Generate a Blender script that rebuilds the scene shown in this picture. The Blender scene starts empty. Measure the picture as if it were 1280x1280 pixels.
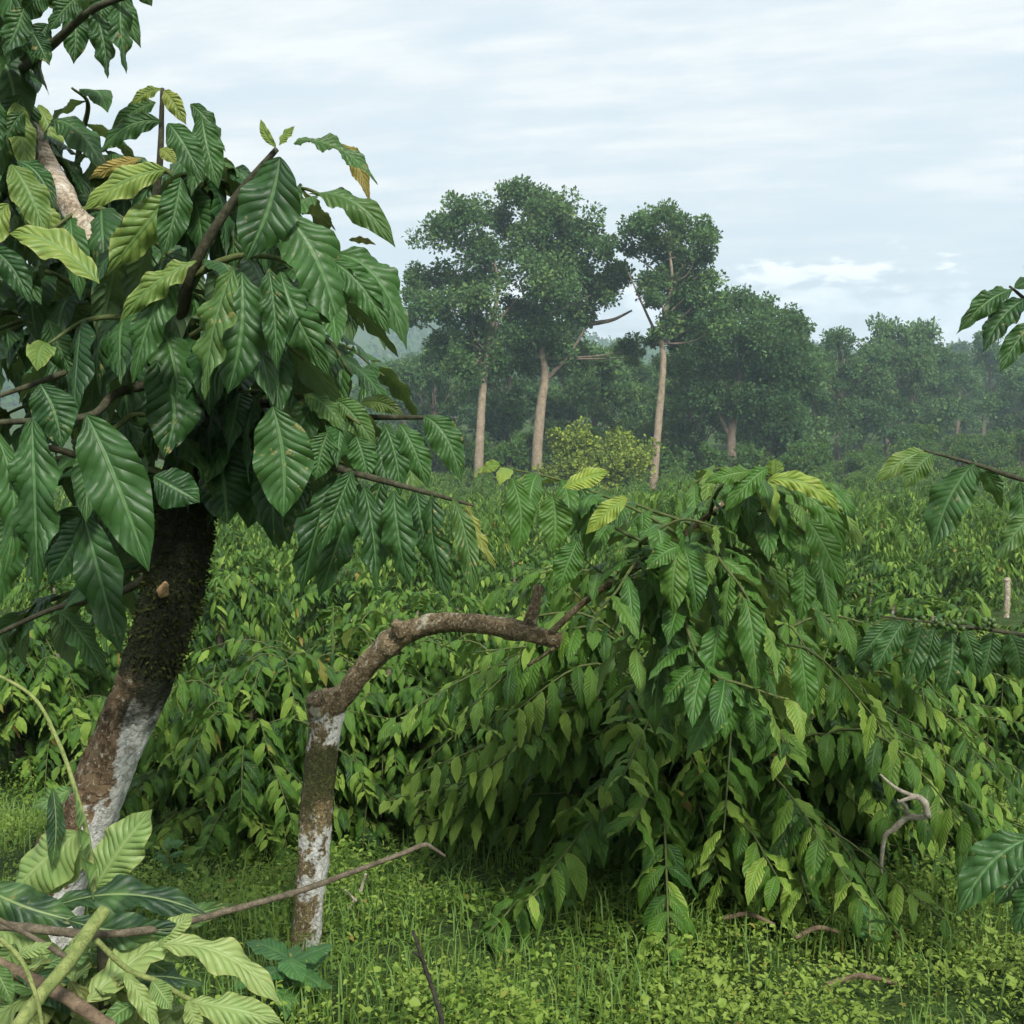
import bpy, math, random
import numpy as np
from mathutils import Vector

rng = np.random.default_rng(11)
random.seed(11)
R = math.radians
scene = bpy.context.scene
COL = scene.collection

# ------------------------------------------------------------------ camera
CAM = np.array([0.0, 0.0, 1.5])
FPX = 640.0 / math.tan(R(25.0))
PITCH = math.atan((640 - 470) / FPX)
FWD = np.array([0.0, math.cos(PITCH), -math.sin(PITCH)])
RGT = np.array([1.0, 0.0, 0.0])
UPV = np.array([0.0, math.sin(PITCH), math.cos(PITCH)])
cam = bpy.data.cameras.new("camera")
cam.sensor_fit = 'HORIZONTAL'
cam.angle = R(50.0)
cam.clip_start = 0.05
cam.clip_end = 9000
co = bpy.data.objects.new("camera", cam)
COL.objects.link(co)
co.location = CAM
co.rotation_euler = (R(90) - PITCH, 0, 0)
scene.camera = co


def P(px, py, d):
    """survey point: direction in the photograph and measured distance -> world"""
    return CAM + d * (FWD + RGT * ((px - 640) / FPX) + UPV * ((640 - py) / FPX))


# ------------------------------------------------------------------ noise / terrain
def _hash(ix, iy, s):
    h = np.sin(ix * 127.1 + iy * 311.7 + s * 74.7) * 43758.5453
    return h - np.floor(h)


def vnoise(x, y, s=0):
    x = np.asarray(x, float); y = np.asarray(y, float)
    ix, iy = np.floor(x), np.floor(y)
    fx, fy = x - ix, y - iy
    fx = fx * fx * (3 - 2 * fx); fy = fy * fy * (3 - 2 * fy)
    a = _hash(ix, iy, s); b = _hash(ix + 1, iy, s); c = _hash(ix, iy + 1, s); d = _hash(ix + 1, iy + 1, s)
    return (a * (1 - fx) + b * fx) * (1 - fy) + (c * (1 - fx) + d * fx) * fy


def fbm(x, y, s=0, o=4):
    t = 0; a = .5; f = 1.0
    for k in range(o):
        t = t + a * vnoise(np.asarray(x) * f, np.asarray(y) * f, s + k * 3)
        a *= .5; f *= 2.03
    return t


_PY = [-60, 0, 1.5, 3, 4.8, 6, 8, 12, 16, 30, 60, 92, 130, 220, 340, 520, 760, 1100]
_PZ = [2.0, .25, .12, -.06, -.48, -.78, -1.2, -1.75, -2.15, -3.9, -6.1, -7.6, -7.4, -6.0, -8.0, -6.0, 0.0, -25]


def H(x, y):
    x = np.asarray(x, float); y = np.asarray(y, float)
    z = np.interp(y, _PY, _PZ)
    z = z + (fbm(x * .7, y * .7, 5) - .47) * .16 * np.clip((y - 1.5) / 3, .2, 1)
    z = z + (fbm(x * .05, y * .05, 9) - .47) * 1.5 * np.clip((y - 25) / 50, 0, 1)
    # mound under the brush pile
    z = z + .35 * np.exp(-(((x + .75) / .7) ** 2 + ((y - 1.0) / .8) ** 2))
    # far ridge rising on the left
    r = np.exp(-((y - 760) / 190.0) ** 2)
    hgt = 16 + 44 / (1 + np.exp((x + 70) / 45.0)) + 14 * (fbm(x * .012, y * .012, 21) - .5)
    z = z + r * hgt
    r2 = np.exp(-((y - 330) / 80.0) ** 2) * 1 / (1 + np.exp(-(x - 95) / 25.0))
    z = z + r2 * 9
    return z


def ground_hit(px, py):
    d = 1.2
    while d < 400:
        p = P(px, py, d)
        if p[2] <= H(p[0], p[1]):
            return p
        d *= 1.004
    return P(px, py, d)


# ------------------------------------------------------------------ mesh helpers
class Buf:
    def __init__(s):
        s.V = []; s.F = []; s.A = []; s.n = 0

    def add(s, V, F, A):
        if len(V) == 0: return
        s.V.append(np.asarray(V, np.float32).reshape(-1, 3))
        s.F.append(np.asarray(F, np.int64).reshape(-1, 4) + s.n)
        s.A.append(np.asarray(A, np.float32).reshape(-1, 4))
        s.n += len(s.V[-1])

    def mesh(s, name, mat, base=(0, 0, 0), smooth=True):
        me = bpy.data.meshes.new(name)
        V = np.concatenate(s.V) - np.asarray(base, np.float32)
        F = np.concatenate(s.F); A = np.concatenate(s.A)
        me.vertices.add(len(V)); me.vertices.foreach_set("co", V.astype(np.float32).ravel())
        me.loops.add(F.size); me.loops.foreach_set("vertex_index", F.astype(np.int32).ravel())
        me.polygons.add(len(F))
        me.polygons.foreach_set("loop_start", (np.arange(len(F)) * 4).astype(np.int32))
        me.update(calc_edges=True)
        at = me.attributes.new("leaf", 'FLOAT_COLOR', 'POINT')
        at.data.foreach_set("color", A.astype(np.float32).ravel())
        if smooth:
            me.polygons.foreach_set("use_smooth", np.ones(len(F), bool))
        me.materials.append(mat)
        return me

    def build(s, name, mat, parent=None, base=(0, 0, 0), smooth=True):
        return link(name, s.mesh(name, mat, base, smooth), parent)


def link(name, me, parent=None, loc=None):
    o = bpy.data.objects.new(name, me)
    COL.objects.link(o)
    if parent is not None: o.parent = parent
    if loc is not None: o.location = loc
    return o


def tag(o, label=None, cat=None, group=None, kind=None):
    if label: o["label"] = label
    if cat: o["category"] = cat
    if group: o["group"] = group
    if kind: o["kind"] = kind
    return o


def thing(name, label, cat, loc, group=None):
    o = bpy.data.objects.new(name, None)
    o.empty_display_size = .1
    COL.objects.link(o); o.location = loc
    return tag(o, label, cat, group)


def nrmz(a):
    return a / np.maximum(np.linalg.norm(a, axis=-1, keepdims=True), 1e-9)


class Leaves:
    """a list of leaves: base, tip, midrib control point, face normal, width, tone, age"""
    def __init__(s):
        s.p0 = []; s.p1 = []; s.pc = []; s.nr = []; s.w = []; s.tone = []; s.age = []; s.wv = []

    def add(s, p0, p1, pc, nr, w, tone, age=0., wv=1.):
        s.p0.append(p0); s.p1.append(p1); s.pc.append(pc); s.nr.append(nr)
        s.w.append(w); s.tone.append(tone); s.age.append(age); s.wv.append(wv)

    def __len__(s): return len(s.p0)

    def to(s, buf, nu, nv, corr=1., fold=.25, veins=11):
        if not s.p0: return
        p0, p1, pc, nr = [np.array(a, float) for a in (s.p0, s.p1, s.pc, s.nr)]
        w, tone, age, wv = [np.array(a, float) for a in (s.w, s.tone, s.age, s.wv)]
        n = len(w)
        u = np.linspace(0, 1, nu + 1); v = np.linspace(-1, 1, nv + 1)
        U = u[None, :, None]
        M = (1 - U) ** 2 * p0[:, None] + 2 * U * (1 - U) * pc[:, None] + U ** 2 * p1[:, None]
        T = nrmz(2 * (1 - U) * (pc - p0)[:, None] + 2 * U * (p1 - pc)[:, None])
        S = nrmz(np.cross(nr[:, None, :], T)); N = np.cross(T, S)
        prof = np.maximum(np.sin(np.pi * u ** .9) ** .8, 0) * (1 - .35 * np.clip((u - .86) / .14, 0, 1))
        prof = np.maximum(prof, .025)
        L = np.linalg.norm(p1 - p0, axis=1)
        ph = rng.random(n)
        hw = (w / 2)[:, None] * prof[None]
        av = np.abs(v)
        t = v[None, None] * hw[:, :, None]
        h = -fold * (av ** 1.4)[None, None] * hw[:, :, None] * rng.uniform(.2, 1.7, n)[:, None, None]
        if corr > 0 and nv >= 4:
            vn = (9.0 + 4.0 * np.mod(tone * 37.0, 1.0))[:, None, None]
            phs = vn * (u[None, :, None] - .17 * av[None, None, :]) + ph[:, None, None] * 0
            c = np.abs(np.sin(np.pi * phs)) ** .8
            amp = np.minimum(1, av * 2.2)[None, None] * (prof[None, :, None] ** .6)
            cv = rng.uniform(.5, 1.45, n)[:, None, None]
            h = h + corr * .024 * L[:, None, None] * c * amp * cv
        sgn = np.sign(v)[None, None]
        h = h + (.036 * L * wv)[:, None, None] * (v ** 2)[None, None] * np.sin(
            2 * np.pi * (u[None, :, None] * (2.6 + 1.2 * ph[:, None, None]) + ph[:, None, None] * 3 + .23 * sgn)) * prof[None, :, None]
        # sideways sweep of the blade and slight twist
        sw = rng.normal(0, .035, n)[:, None, None] * L[:, None, None] * (np.sin(np.pi * u))[None, :, None]
        tw = (rng.normal(0, .45, n)[:, None, None] * wv[:, None, None]) * (u[None, :, None] - .3)
        t2 = t * np.cos(tw) - h * np.sin(tw) + sw
        h2 = t * np.sin(tw) + h * np.cos(tw)
        V = M[:, :, None] + S[:, :, None] * t2[..., None] + N[:, :, None] * h2[..., None]
        A = np.empty(V.shape[:3] + (4,))
        A[..., 0] = u[None, :, None]; A[..., 1] = v[None, None] * .5 + .5
        A[..., 2] = tone[:, None, None]; A[..., 3] = age[:, None, None]
        k = (nu + 1) * (nv + 1)
        i, j = np.meshgrid(np.arange(nu), np.arange(nv), indexing='ij')
        a = (i * (nv + 1) + j).ravel()
        f = np.stack([a, a + nv + 1, a + nv + 2, a + 1], 1)
        F = (f[None] + (np.arange(n) * k)[:, None, None]).reshape(-1, 4)
        buf.add(V, F, A)


UP = np.array([0., 0., 1.])


def jit(s): return rng.normal(0, s, 3)


def leaf_on(Ls, p, out, L, w, droop, tone, age=0., lift=.5, wv=1.):
    """leaf leaving p along horizontal-ish OUT, bending down by DROOP (radians)"""
    out = nrmz(out)
    side = nrmz(np.cross(out, UP) + 1e-6)
    d1 = out * math.cos(droop) - UP * math.sin(droop)
    dm = out * math.cos(droop * lift - .25) - UP * math.sin(droop * lift - .25)
    p1 = p + d1 * L
    pc = p + dm * L * .52
    nr = nrmz(UP - nrmz(d1) * np.dot(UP, nrmz(d1)) + side * rng.normal(0, .35) + out * .05)
    Ls.add(p, p1, pc, nr, w, tone, age, wv)


def catmull(pts, n):
    pts = np.asarray(pts, float)
    if len(pts) == 2:
        t = np.linspace(0, 1, n)[:, None]; return pts[0] * (1 - t) + pts[1] * t
    q = np.vstack([2 * pts[0] - pts[1], pts, 2 * pts[-1] - pts[-2]])
    m = len(pts) - 1
    out = []
    for t in np.linspace(0, m, n):
        i = min(int(t), m - 1); f = t - i
        a, b, c, d = q[i], q[i + 1], q[i + 2], q[i + 3]
        out.append(.5 * ((2 * b) + (c - a) * f + (2 * a - 5 * b + 4 * c - d) * f * f + (3 * b - a - 3 * c + d) * f ** 3))
    return np.array(out)


def tube(buf, pts, rad, ns=8, n=None, rough=0., tone=.5, age=0., cap=True, knots=()):
    pts = np.asarray(pts, float)
    n = n or max(4, len(pts) * 6)
    C = catmull(pts, n)
    rr = np.interp(np.linspace(0, 1, n), np.linspace(0, 1, len(rad)), rad)
    for (kt, ka, kw) in knots:
        rr = rr * (1 + ka * np.exp(-((np.linspace(0, 1, n) - kt) / kw) ** 2))
    T = nrmz(np.gradient(C, axis=0))
    ref = np.array([.31, -.9, .2]) if abs(T[0][2]) > .6 else UP
    S = np.zeros_like(T)
    s = nrmz(np.cross(T[0], ref))
    for i in range(n):
        s = nrmz(s - T[i] * np.dot(s, T[i])); S[i] = s
    B = np.cross(T, S)
    a = np.linspace(0, 2 * np.pi, ns + 1)[:-1]
    seg = np.linspace(0, 1, n)
    dr = np.zeros((n, ns))
    if rough > 0:
        ln = np.linalg.norm(C[-1] - C[0]) / max(rr.mean(), 1e-6)
        for k in range(ns):
            dr[:, k] = (fbm(seg * ln * .8 + 3 * math.cos(a[k]), 3 * math.sin(a[k]) + seg * 2, 31, 4) - .47) * 2
    rad2 = rr[:, None] * (1 + rough * dr)
    V = C[:, None] + rad2[..., None] * (np.cos(a)[None, :, None] * S[:, None] + np.sin(a)[None, :, None] * B[:, None])
    V = V.reshape(-1, 3)
    A = np.zeros((n, ns, 4)); A[..., 0] = seg[:, None]; A[..., 1] = (a / (2 * np.pi))[None]; A[..., 2] = tone; A[..., 3] = age
    A = A.reshape(-1, 4)
    F = []
    for i in range(n - 1):
        for k in range(ns):
            k2 = (k + 1) % ns
            F.append((i * ns + k, i * ns + k2, (i + 1) * ns + k2, (i + 1) * ns + k))
    V = list(V); A = list(A)
    if cap:
        for e, i0 in ((0, 0), (1, (n - 1) * ns)):
            c = len(V); V.append(C[-1 if e else 0] + (T[-1] if e else -T[0]) * rr[-1 if e else 0] * .25)
            A.append([float(e), .5, tone, age])
            for k in range(0, ns, 2):
                q = (i0 + k, i0 + (k + 1) % ns, i0 + (k + 2) % ns, c)
                F.append(q if e else (q[3], q[2], q[1], q[0]))
    buf.add(np.array(V), np.array(F), np.array(A))
    return C


def cards(buf, p, d, s, w, L, tone, age=None):
    """n small rhombic leaves at p along d, side s"""
    n = len(p)
    age = np.zeros(n) if age is None else age
    nr = np.cross(s, d)
    V = np.stack([p, p + d * (L * .5)[:, None] + s * (w * .5)[:, None] + nr * (L * .1)[:, None], p + d * L[:, None],
                  p + d * (L * .5)[:, None] - s * (w * .5)[:, None] + nr * (L * .1)[:, None]], 1)
    A = np.zeros((n, 4, 4)); A[:, :, 0] = np.array([0, .5, 1, .5]); A[:, :, 1] = np.array([.5, 1, .5, 0])
    A[:, :, 2] = tone[:, None]; A[:, :, 3] = age[:, None]
    F = np.arange(n * 4).reshape(-1, 4)
    buf.add(V, F, A)


def leaflets(buf, p, d, s, w, L, tone, age):
    """n pointed oval leaves, folded along the midrib"""
    n = len(p); up = np.cross(s, d)
    q = lambda f, side, h: p + d * (L * f)[:, None] + s * (w * .5 * side)[:, None] + up * (L * h)[:, None]
    V = np.stack([p, q(.3, 1, .10), q(.68, .72, .06), q(1, 0, -.12), q(.68, -.72, .06), q(.3, -1, .10)], 1)
    A = np.zeros((n, 6, 4)); A[:, :, 0] = np.array([0, .3, .7, 1, .7, .3]); A[:, :, 1] = np.array([.5, 1, 1, .5, 0, 0])
    A[:, :, 2] = tone[:, None]; A[:, :, 3] = age[:, None]
    F = (np.array([[0, 1, 2, 3], [0, 3, 4, 5]])[None] + (np.arange(n) * 6)[:, None, None]).reshape(-1, 4)
    buf.add(V, F, A)


# ------------------------------------------------------------------ materials
def M(name):
    m = bpy.data.materials.new(name); m.use_nodes = True
    nt = m.node_tree; nt.nodes.clear()
    return m, nt


class NT:
    def __init__(s, nt): s.t = nt

    def n(s, typ, **kw):
        x = s.t.nodes.new(typ)
        for k, v in kw.items():
            if k == 'i':
                for kk, vv in v.items():
                    if isinstance(vv, bpy.types.NodeSocket): s.t.links.new(vv, x.inputs[kk])
                    else: x.inputs[kk].default_value = vv
            else: setattr(x, k, v)
        return x

    def m(s, op, a, b=None, c=None, clamp=False):
        x = s.t.nodes.new('ShaderNodeMath'); x.operation = op; x.use_clamp = clamp
        for i, v in enumerate((a, b, c)):
            if v is None: continue
            if isinstance(v, bpy.types.NodeSocket): s.t.links.new(v, x.inputs[i])
            else: x.inputs[i].default_value = v
        return x.outputs[0]

    def mix(s, f, a, b):
        x = s.t.nodes.new('ShaderNodeMix'); x.data_type = 'RGBA'
        for i, v in ((0, f), (6, a), (7, b)):
            if isinstance(v, bpy.types.NodeSocket): s.t.links.new(v, x.inputs[i])
            elif i == 0: x.inputs[0].default_value = v
            else: x.inputs[i].default_value = (*v, 1)
        return x.outputs[2]

    def ss(s, v, a, b, lo=0., hi=1.):
        x = s.t.nodes.new('ShaderNodeMapRange'); x.interpolation_type = 'SMOOTHSTEP'
        s.t.links.new(v, x.inputs[0])
        for i, q in ((1, a), (2, b), (3, lo), (4, hi)): x.inputs[i].default_value = q
        return x.outputs[0]

    def noise(s, vec, scale, det=4, rough=.55):
        x = s.n('ShaderNodeTexNoise', i={'Scale': scale, 'Detail': det, 'Roughness': rough})
        if vec is not None: s.t.links.new(vec, x.inputs['Vector'])
        return x.outputs['Fac']


def leaf_material(name, dark, mid, young, old=(.26, .19, .045), rough=.42, transl=.28, veins=True, vein_col=(.16, .26, .10), spec=.4, under=(.10, .16, .075)):
    m, nt = M(name); g = NT(nt)
    at = g.n('ShaderNodeAttribute', attribute_name='leaf')
    sep = g.n('ShaderNodeSeparateColor', i={'Color': at.outputs['Color']})
    u, vv, tone, age = sep.outputs[0], sep.outputs[1], sep.outputs[2], at.outputs['Alpha']
    geo = g.n('ShaderNodeNewGeometry')
    c = g.mix(g.ss(tone, 0., .5), dark, mid)
    c = g.mix(g.ss(tone, .5, 1.), c, young)
    tc = g.n('ShaderNodeTexCoord')
    no = g.noise(tc.outputs['Object'], 23.0, 3)
    c = g.mix(g.m('MULTIPLY', g.ss(no, .4, .7), .35), c, tuple(x * 1.7 for x in mid))
    av = g.m('ABSOLUTE', g.m('MULTIPLY', g.m('SUBTRACT', vv, .5), 2.))
    bsdf_n = None
    if veins:
        sp = g.noise(tc.outputs['Object'], 95., 3, .6)
        sp2 = g.noise(tc.outputs['Object'], 9., 2, .5)
        c = g.mix(g.m('MULTIPLY', g.m('MULTIPLY', g.ss(sp, .60, .68), g.ss(sp2, .5, .62)), .75), c, (.26, .22, .08))
        ph = g.m('MULTIPLY', g.m('SUBTRACT', u, g.m('MULTIPLY', av, .17)), g.m('ADD', 9., g.m('MULTIPLY', g.m('FRACT', g.m('MULTIPLY', tone, 37.)), 4.)))
        sn = g.m('ABSOLUTE', g.m('SINE', g.m('MULTIPLY', ph, math.pi)))
        side = g.m('MULTIPLY', g.ss(sn, .0, .22, 1., 0.), g.ss(av, .97, .6))
        midr = g.ss(av, .035, .085, 1., 0.)
        vm = g.m('MAXIMUM', g.m('MULTIPLY', side, .08), g.m('MULTIPLY', midr, .6))
        c = g.mix(vm, c, vein_col)
        # yellowish margin of some leaves, with the light it catches put into the colour
        edge = g.m('MULTIPLY', g.ss(av, .72, 1.0), g.ss(tone, .55, .95))
        c = g.mix(g.m('MULTIPLY', edge, .6), c, (.30, .33, .10))
        hgt = g.m('ADD', g.m('MULTIPLY', g.m('POWER', sn, .6), g.ss(av, 0., .3)), g.m('MULTIPLY', midr, .3))
        bmp = g.n('ShaderNodeBump', i={'Strength': .6, 'Distance': .004, 'Height': hgt})
        bsdf_n = bmp.outputs[0]
    c = g.mix(g.ss(age, .05, .9), c, old)
    c = g.mix(g.m('MULTIPLY', geo.outputs['Backfacing'], .62), c, under)
    pr = g.n('ShaderNodeBsdfPrincipled', i={'Base Color': c, 'Roughness': rough, 'Specular IOR Level': spec})
    if bsdf_n is not None: nt.links.new(bsdf_n, pr.inputs['Normal'])
    tl = g.n('ShaderNodeBsdfTranslucent', i={'Color': g.mix(.5, c, tuple(min(1, x * 1.6) for x in young))})
    mx = g.n('ShaderNodeMixShader', i={0: transl})
    nt.links.new(pr.outputs[0], mx.inputs[1]); nt.links.new(tl.outputs[0], mx.inputs[2])
    out = g.n('ShaderNodeOutputMaterial'); nt.links.new(mx.outputs[0], out.inputs[0])
    return m


def bark_material(name, c1, c2, patch=None, patch_amt=.5, scale=30., moss=None, moss_from=2., moss_soft=.15, side=None, bump=.6, moss_to=9., bands=()):
    """bark with lichen patches and a moss sleeve over part of the stem's length (attribute leaf.r)"""
    m, nt = M(name); g = NT(nt)
    at = g.n('ShaderNodeAttribute', attribute_name='leaf')
    sep = g.n('ShaderNodeSeparateColor', i={'Color': at.outputs['Color']})
    t = sep.outputs[0]
    tc = g.n('ShaderNodeTexCoord').outputs['Object']
    n1 = g.noise(tc, scale, 6, .65); n2 = g.noise(tc, scale * .35, 4, .6); n3 = g.noise(tc, scale * 3.2, 5, .75)
    c = g.mix(g.ss(n1, .32, .68), c1, c2)
    c = g.mix(g.m('MULTIPLY', g.ss(n3, .5, .75), .5), c, tuple(x * .35 for x in c1))
    nc = g.noise(tc, scale * 1.7, 5, .6)
    crack = g.ss(g.m('ABSOLUTE', g.m('SUBTRACT', nc, .5)), .0, .035, 1., 0.)
    c = g.mix(g.m('MULTIPLY', crack, .42), c, tuple(x * .3 for x in c1))
    if patch:
        pm = g.m('ADD', g.m('ADD', g.m('MULTIPLY', n2, .8), g.m('MULTIPLY', n1, .25)), g.m('MULTIPLY', g.m('SUBTRACT', n3, .5), .2))
        if side is not None:
            s3 = g.n('ShaderNodeSeparateXYZ', i={0: g.n('ShaderNodeNewGeometry').outputs['Normal']})
            pm = g.m('ADD', pm, g.m('MULTIPLY', s3.outputs[0], side))
        for (b0, b1, amt) in bands:
            pm = g.m('ADD', pm, g.m('MULTIPLY', g.m('MULTIPLY', g.ss(t, b0 - .06, b0 + .06), g.ss(t, b1 - .06, b1 + .06, 1., 0.)), amt))
        pk = g.ss(pm, .60 - patch_amt * .2, .65 - patch_amt * .2)
        pc = g.mix(g.ss(n3, .35, .7), patch, tuple(x * .62 for x in patch))
        c = g.mix(pk, c, pc)
        fl = g.ss(n3, .57, .62)
        c = g.mix(g.m('MULTIPLY', fl, .8), c, tuple(x * .8 for x in (.62, .58, .42)))
    h = g.m('SUBTRACT', g.m('ADD', g.m('MULTIPLY', n1, .7), g.m('MULTIPLY', n3, .5)), g.m('MULTIPLY', crack, .25))
    if moss:
        tt = g.m('ADD', t, g.m('MULTIPLY', g.m('SUBTRACT', n2, .5), .35))
        mm = g.ss(tt, moss_from - moss_soft, moss_from + moss_soft)
        mm = g.m('MULTIPLY', mm, g.ss(tt, moss_to - moss_soft, moss_to + moss_soft, 1., 0.))
        mc = g.mix(g.ss(n3, .45, .72), moss, tuple(x * 2.6 for x in moss))
        mc = g.mix(g.ss(n1, .58, .7), mc, (moss[0] * 2.2, moss[1] * 2.6, moss[2] * 1.2))
        c = g.mix(mm, c, mc)
        n4 = g.noise(tc, 160., 3, .7)
        h = g.m('ADD', h, g.m('MULTIPLY', g.m('MULTIPLY', mm, n4), 1.6))
    b = g.n('ShaderNodeBump', i={'Strength': bump, 'Distance': .012, 'Height': h})
    pr = g.n('ShaderNodeBsdfPrincipled', i={'Base Color': c, 'Roughness': .85, 'Specular IOR Level': .2, 'Normal': b.outputs[0]})
    out = g.n('ShaderNodeOutputMaterial'); nt.links.new(pr.outputs[0], out.inputs[0])
    return m


LEAF_NEAR = leaf_material("coffee_leaf", (.010, .040, .011), (.032, .086, .019), (.17, .235, .045), rough=.47, transl=.18, spec=.32, vein_col=(.11, .21, .075))
LEAF_MID = leaf_material("coffee_leaf_field", (.013, .046, .009), (.052, .122, .013), (.19, .29, .04), rough=.5, transl=.25, spec=.25, under=(.06, .13, .03), vein_col=(.10, .20, .05))
LEAF_FAR = leaf_material("coffee_leaf_slope", (.018, .056, .012), (.072, .145, .022), (.21, .30, .05), rough=.6, transl=.3, under=(.07, .14, .03), veins=False, spec=.2)
LEAF_PALE = leaf_material("cut_leaf", (.012, .040, .018), (.10, .19, .05), (.26, .34, .11), rough=.5, transl=.3, vein_col=(.28, .36, .14), under=(.17, .24, .09))
TREE_LEAF = leaf_material("forest_leaf", (.026, .076, .028), (.082, .160, .048), (.19, .27, .075), rough=.7, transl=.30, veins=False, spec=.15, under=(.04, .08, .035))
BUSH_LEAF = leaf_material("undergrowth_leaf", (.024, .070, .018), (.055, .125, .026), (.27, .32, .035), rough=.7, transl=.25, veins=False, spec=.15, under=(.06, .11, .04))
WEED_LEAF = leaf_material("weed_leaf", (.040, .094, .012), (.120, .202, .028), (.24, .32, .06), rough=.55, transl=.35, veins=False, spec=.25, under=(.10, .20, .05))
TWIG = bark_material("green_twig", (.05, .075, .022), (.10, .115, .04), scale=60, bump=.2)
TWIG_DARK = bark_material("dark_twig", (.035, .035, .02), (.08, .078, .045), scale=80, bump=.4)
TWIG_GREY = bark_material("grey_twig", (.07, .058, .038), (.15, .125, .085), scale=80, bump=.4)
BARK_BIG = bark_material("mossy_lichen_bark", (.12, .075, .04), (.24, .17, .10), patch=(.66, .66, .60), patch_amt=-.15, scale=26, bands=((-.2, .52, .06),),
                         moss=(.016, .019, .008), moss_from=.46, moss_soft=.035, side=.30, bump=1.)
BARK_BENT = bark_material("lichen_stem_bark", (.11, .085, .04), (.20, .155, .075), patch=(.60, .61, .56), patch_amt=-.1, scale=34, bands=((-.2, .50, .105), (.63, .84, .13)),
                          moss=(.042, .046, .014), moss_from=.48, moss_soft=.05, side=.05, bump=1., moss_to=.66)
BARK_ARM = bark_material("brown_limb_bark", (.11, .080, .040), (.27, .205, .118), patch=(.46, .44, .33), patch_amt=.02, scale=38, bump=1.)
BARK_PALE = bark_material("pale_limb_bark", (.24, .18, .12), (.46, .40, .31), patch=(.62, .60, .54), patch_amt=.2, scale=30, bump=.7)
BARK_BUSH = bark_material("coffee_bark", (.07, .055, .04), (.16, .13, .10), patch=(.4, .4, .36), patch_amt=-.2, scale=30, bump=.6)
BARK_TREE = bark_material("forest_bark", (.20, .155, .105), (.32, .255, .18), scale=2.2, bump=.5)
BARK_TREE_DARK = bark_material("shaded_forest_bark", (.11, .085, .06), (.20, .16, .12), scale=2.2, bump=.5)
BARK_CUT = bark_material("cut_branch_bark", (.10, .07, .045), (.19, .14, .09), scale=50, bump=.4)
DEADWOOD = bark_material("bleached_wood", (.36, .31, .23), (.55, .49, .39), scale=50, bump=.5)
STICK = bark_material("black_stick_bark", (.02, .018, .015), (.05, .045, .035), scale=70, bump=.6)
BERRY = leaf_material("green_berry", (.035, .070, .014), (.06, .105, .02), (.11, .16, .03), rough=.45, transl=.05, veins=False, spec=.5)
PINKBUD = bark_material("dry_calyx", (.32, .20, .10), (.45, .30, .16), scale=90, bump=.2)


# ground
def ground_material():
    m, nt = M("soil_and_low_grass"); g = NT(nt)
    pos = g.n('ShaderNodeNewGeometry').outputs['Position']
    a = g.noise(pos, .8, 6, .6); b = g.noise(pos, 6., 6, .65); d = g.noise(pos, 40., 4, .7)
    c = g.mix(g.ss(b, .35, .65), (.026, .044, .014), (.050, .090, .022))
    c = g.mix(g.m('MULTIPLY', g.ss(d, .5, .7), .6), c, (.11, .18, .04))
    c = g.mix(g.m('MULTIPLY', g.ss(a, .56, .72), .6), c, (.10, .075, .04))
    bm = g.n('ShaderNodeBump', i={'Strength': .8, 'Distance': .05, 'Height': g.m('ADD', b, d)})
    pr = g.n('ShaderNodeBsdfPrincipled', i={'Base Color': c, 'Roughness': .9, 'Specular IOR Level': .1, 'Normal': bm.outputs[0]})
    out = g.n('ShaderNodeOutputMaterial'); nt.links.new(pr.outputs[0], out.inputs[0])
    return m


def build_ground():
    ys = np.concatenate([np.linspace(-40, 1.5, 24)[:-1], np.linspace(1.5, 12, 106)[:-1], np.linspace(12, 130, 120)[:-1], np.geomspace(130, 1180, 60)])
    xs1 = np.concatenate([np.linspace(0, 8, 60)[:-1], np.geomspace(8, 760, 56)])
    xs = np.concatenate([-xs1[::-1][:-1], xs1])
    X, Y = np.meshgrid(xs, ys, indexing='ij')
    V = np.stack([X, Y, H(X, Y)], -1).reshape(-1, 3)
    nx, ny = len(xs), len(ys)
    i, j = np.meshgrid(np.arange(nx - 1), np.arange(ny - 1), indexing='ij')
    a = (i * ny + j).ravel()
    F = np.stack([a, a + ny, a + ny + 1, a + 1], 1)
    b = Buf(); b.add(V, F, np.zeros((len(V), 4)))
    o = b.build("ground", ground_material())
    o["kind"] = "structure"


build_ground()


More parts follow.
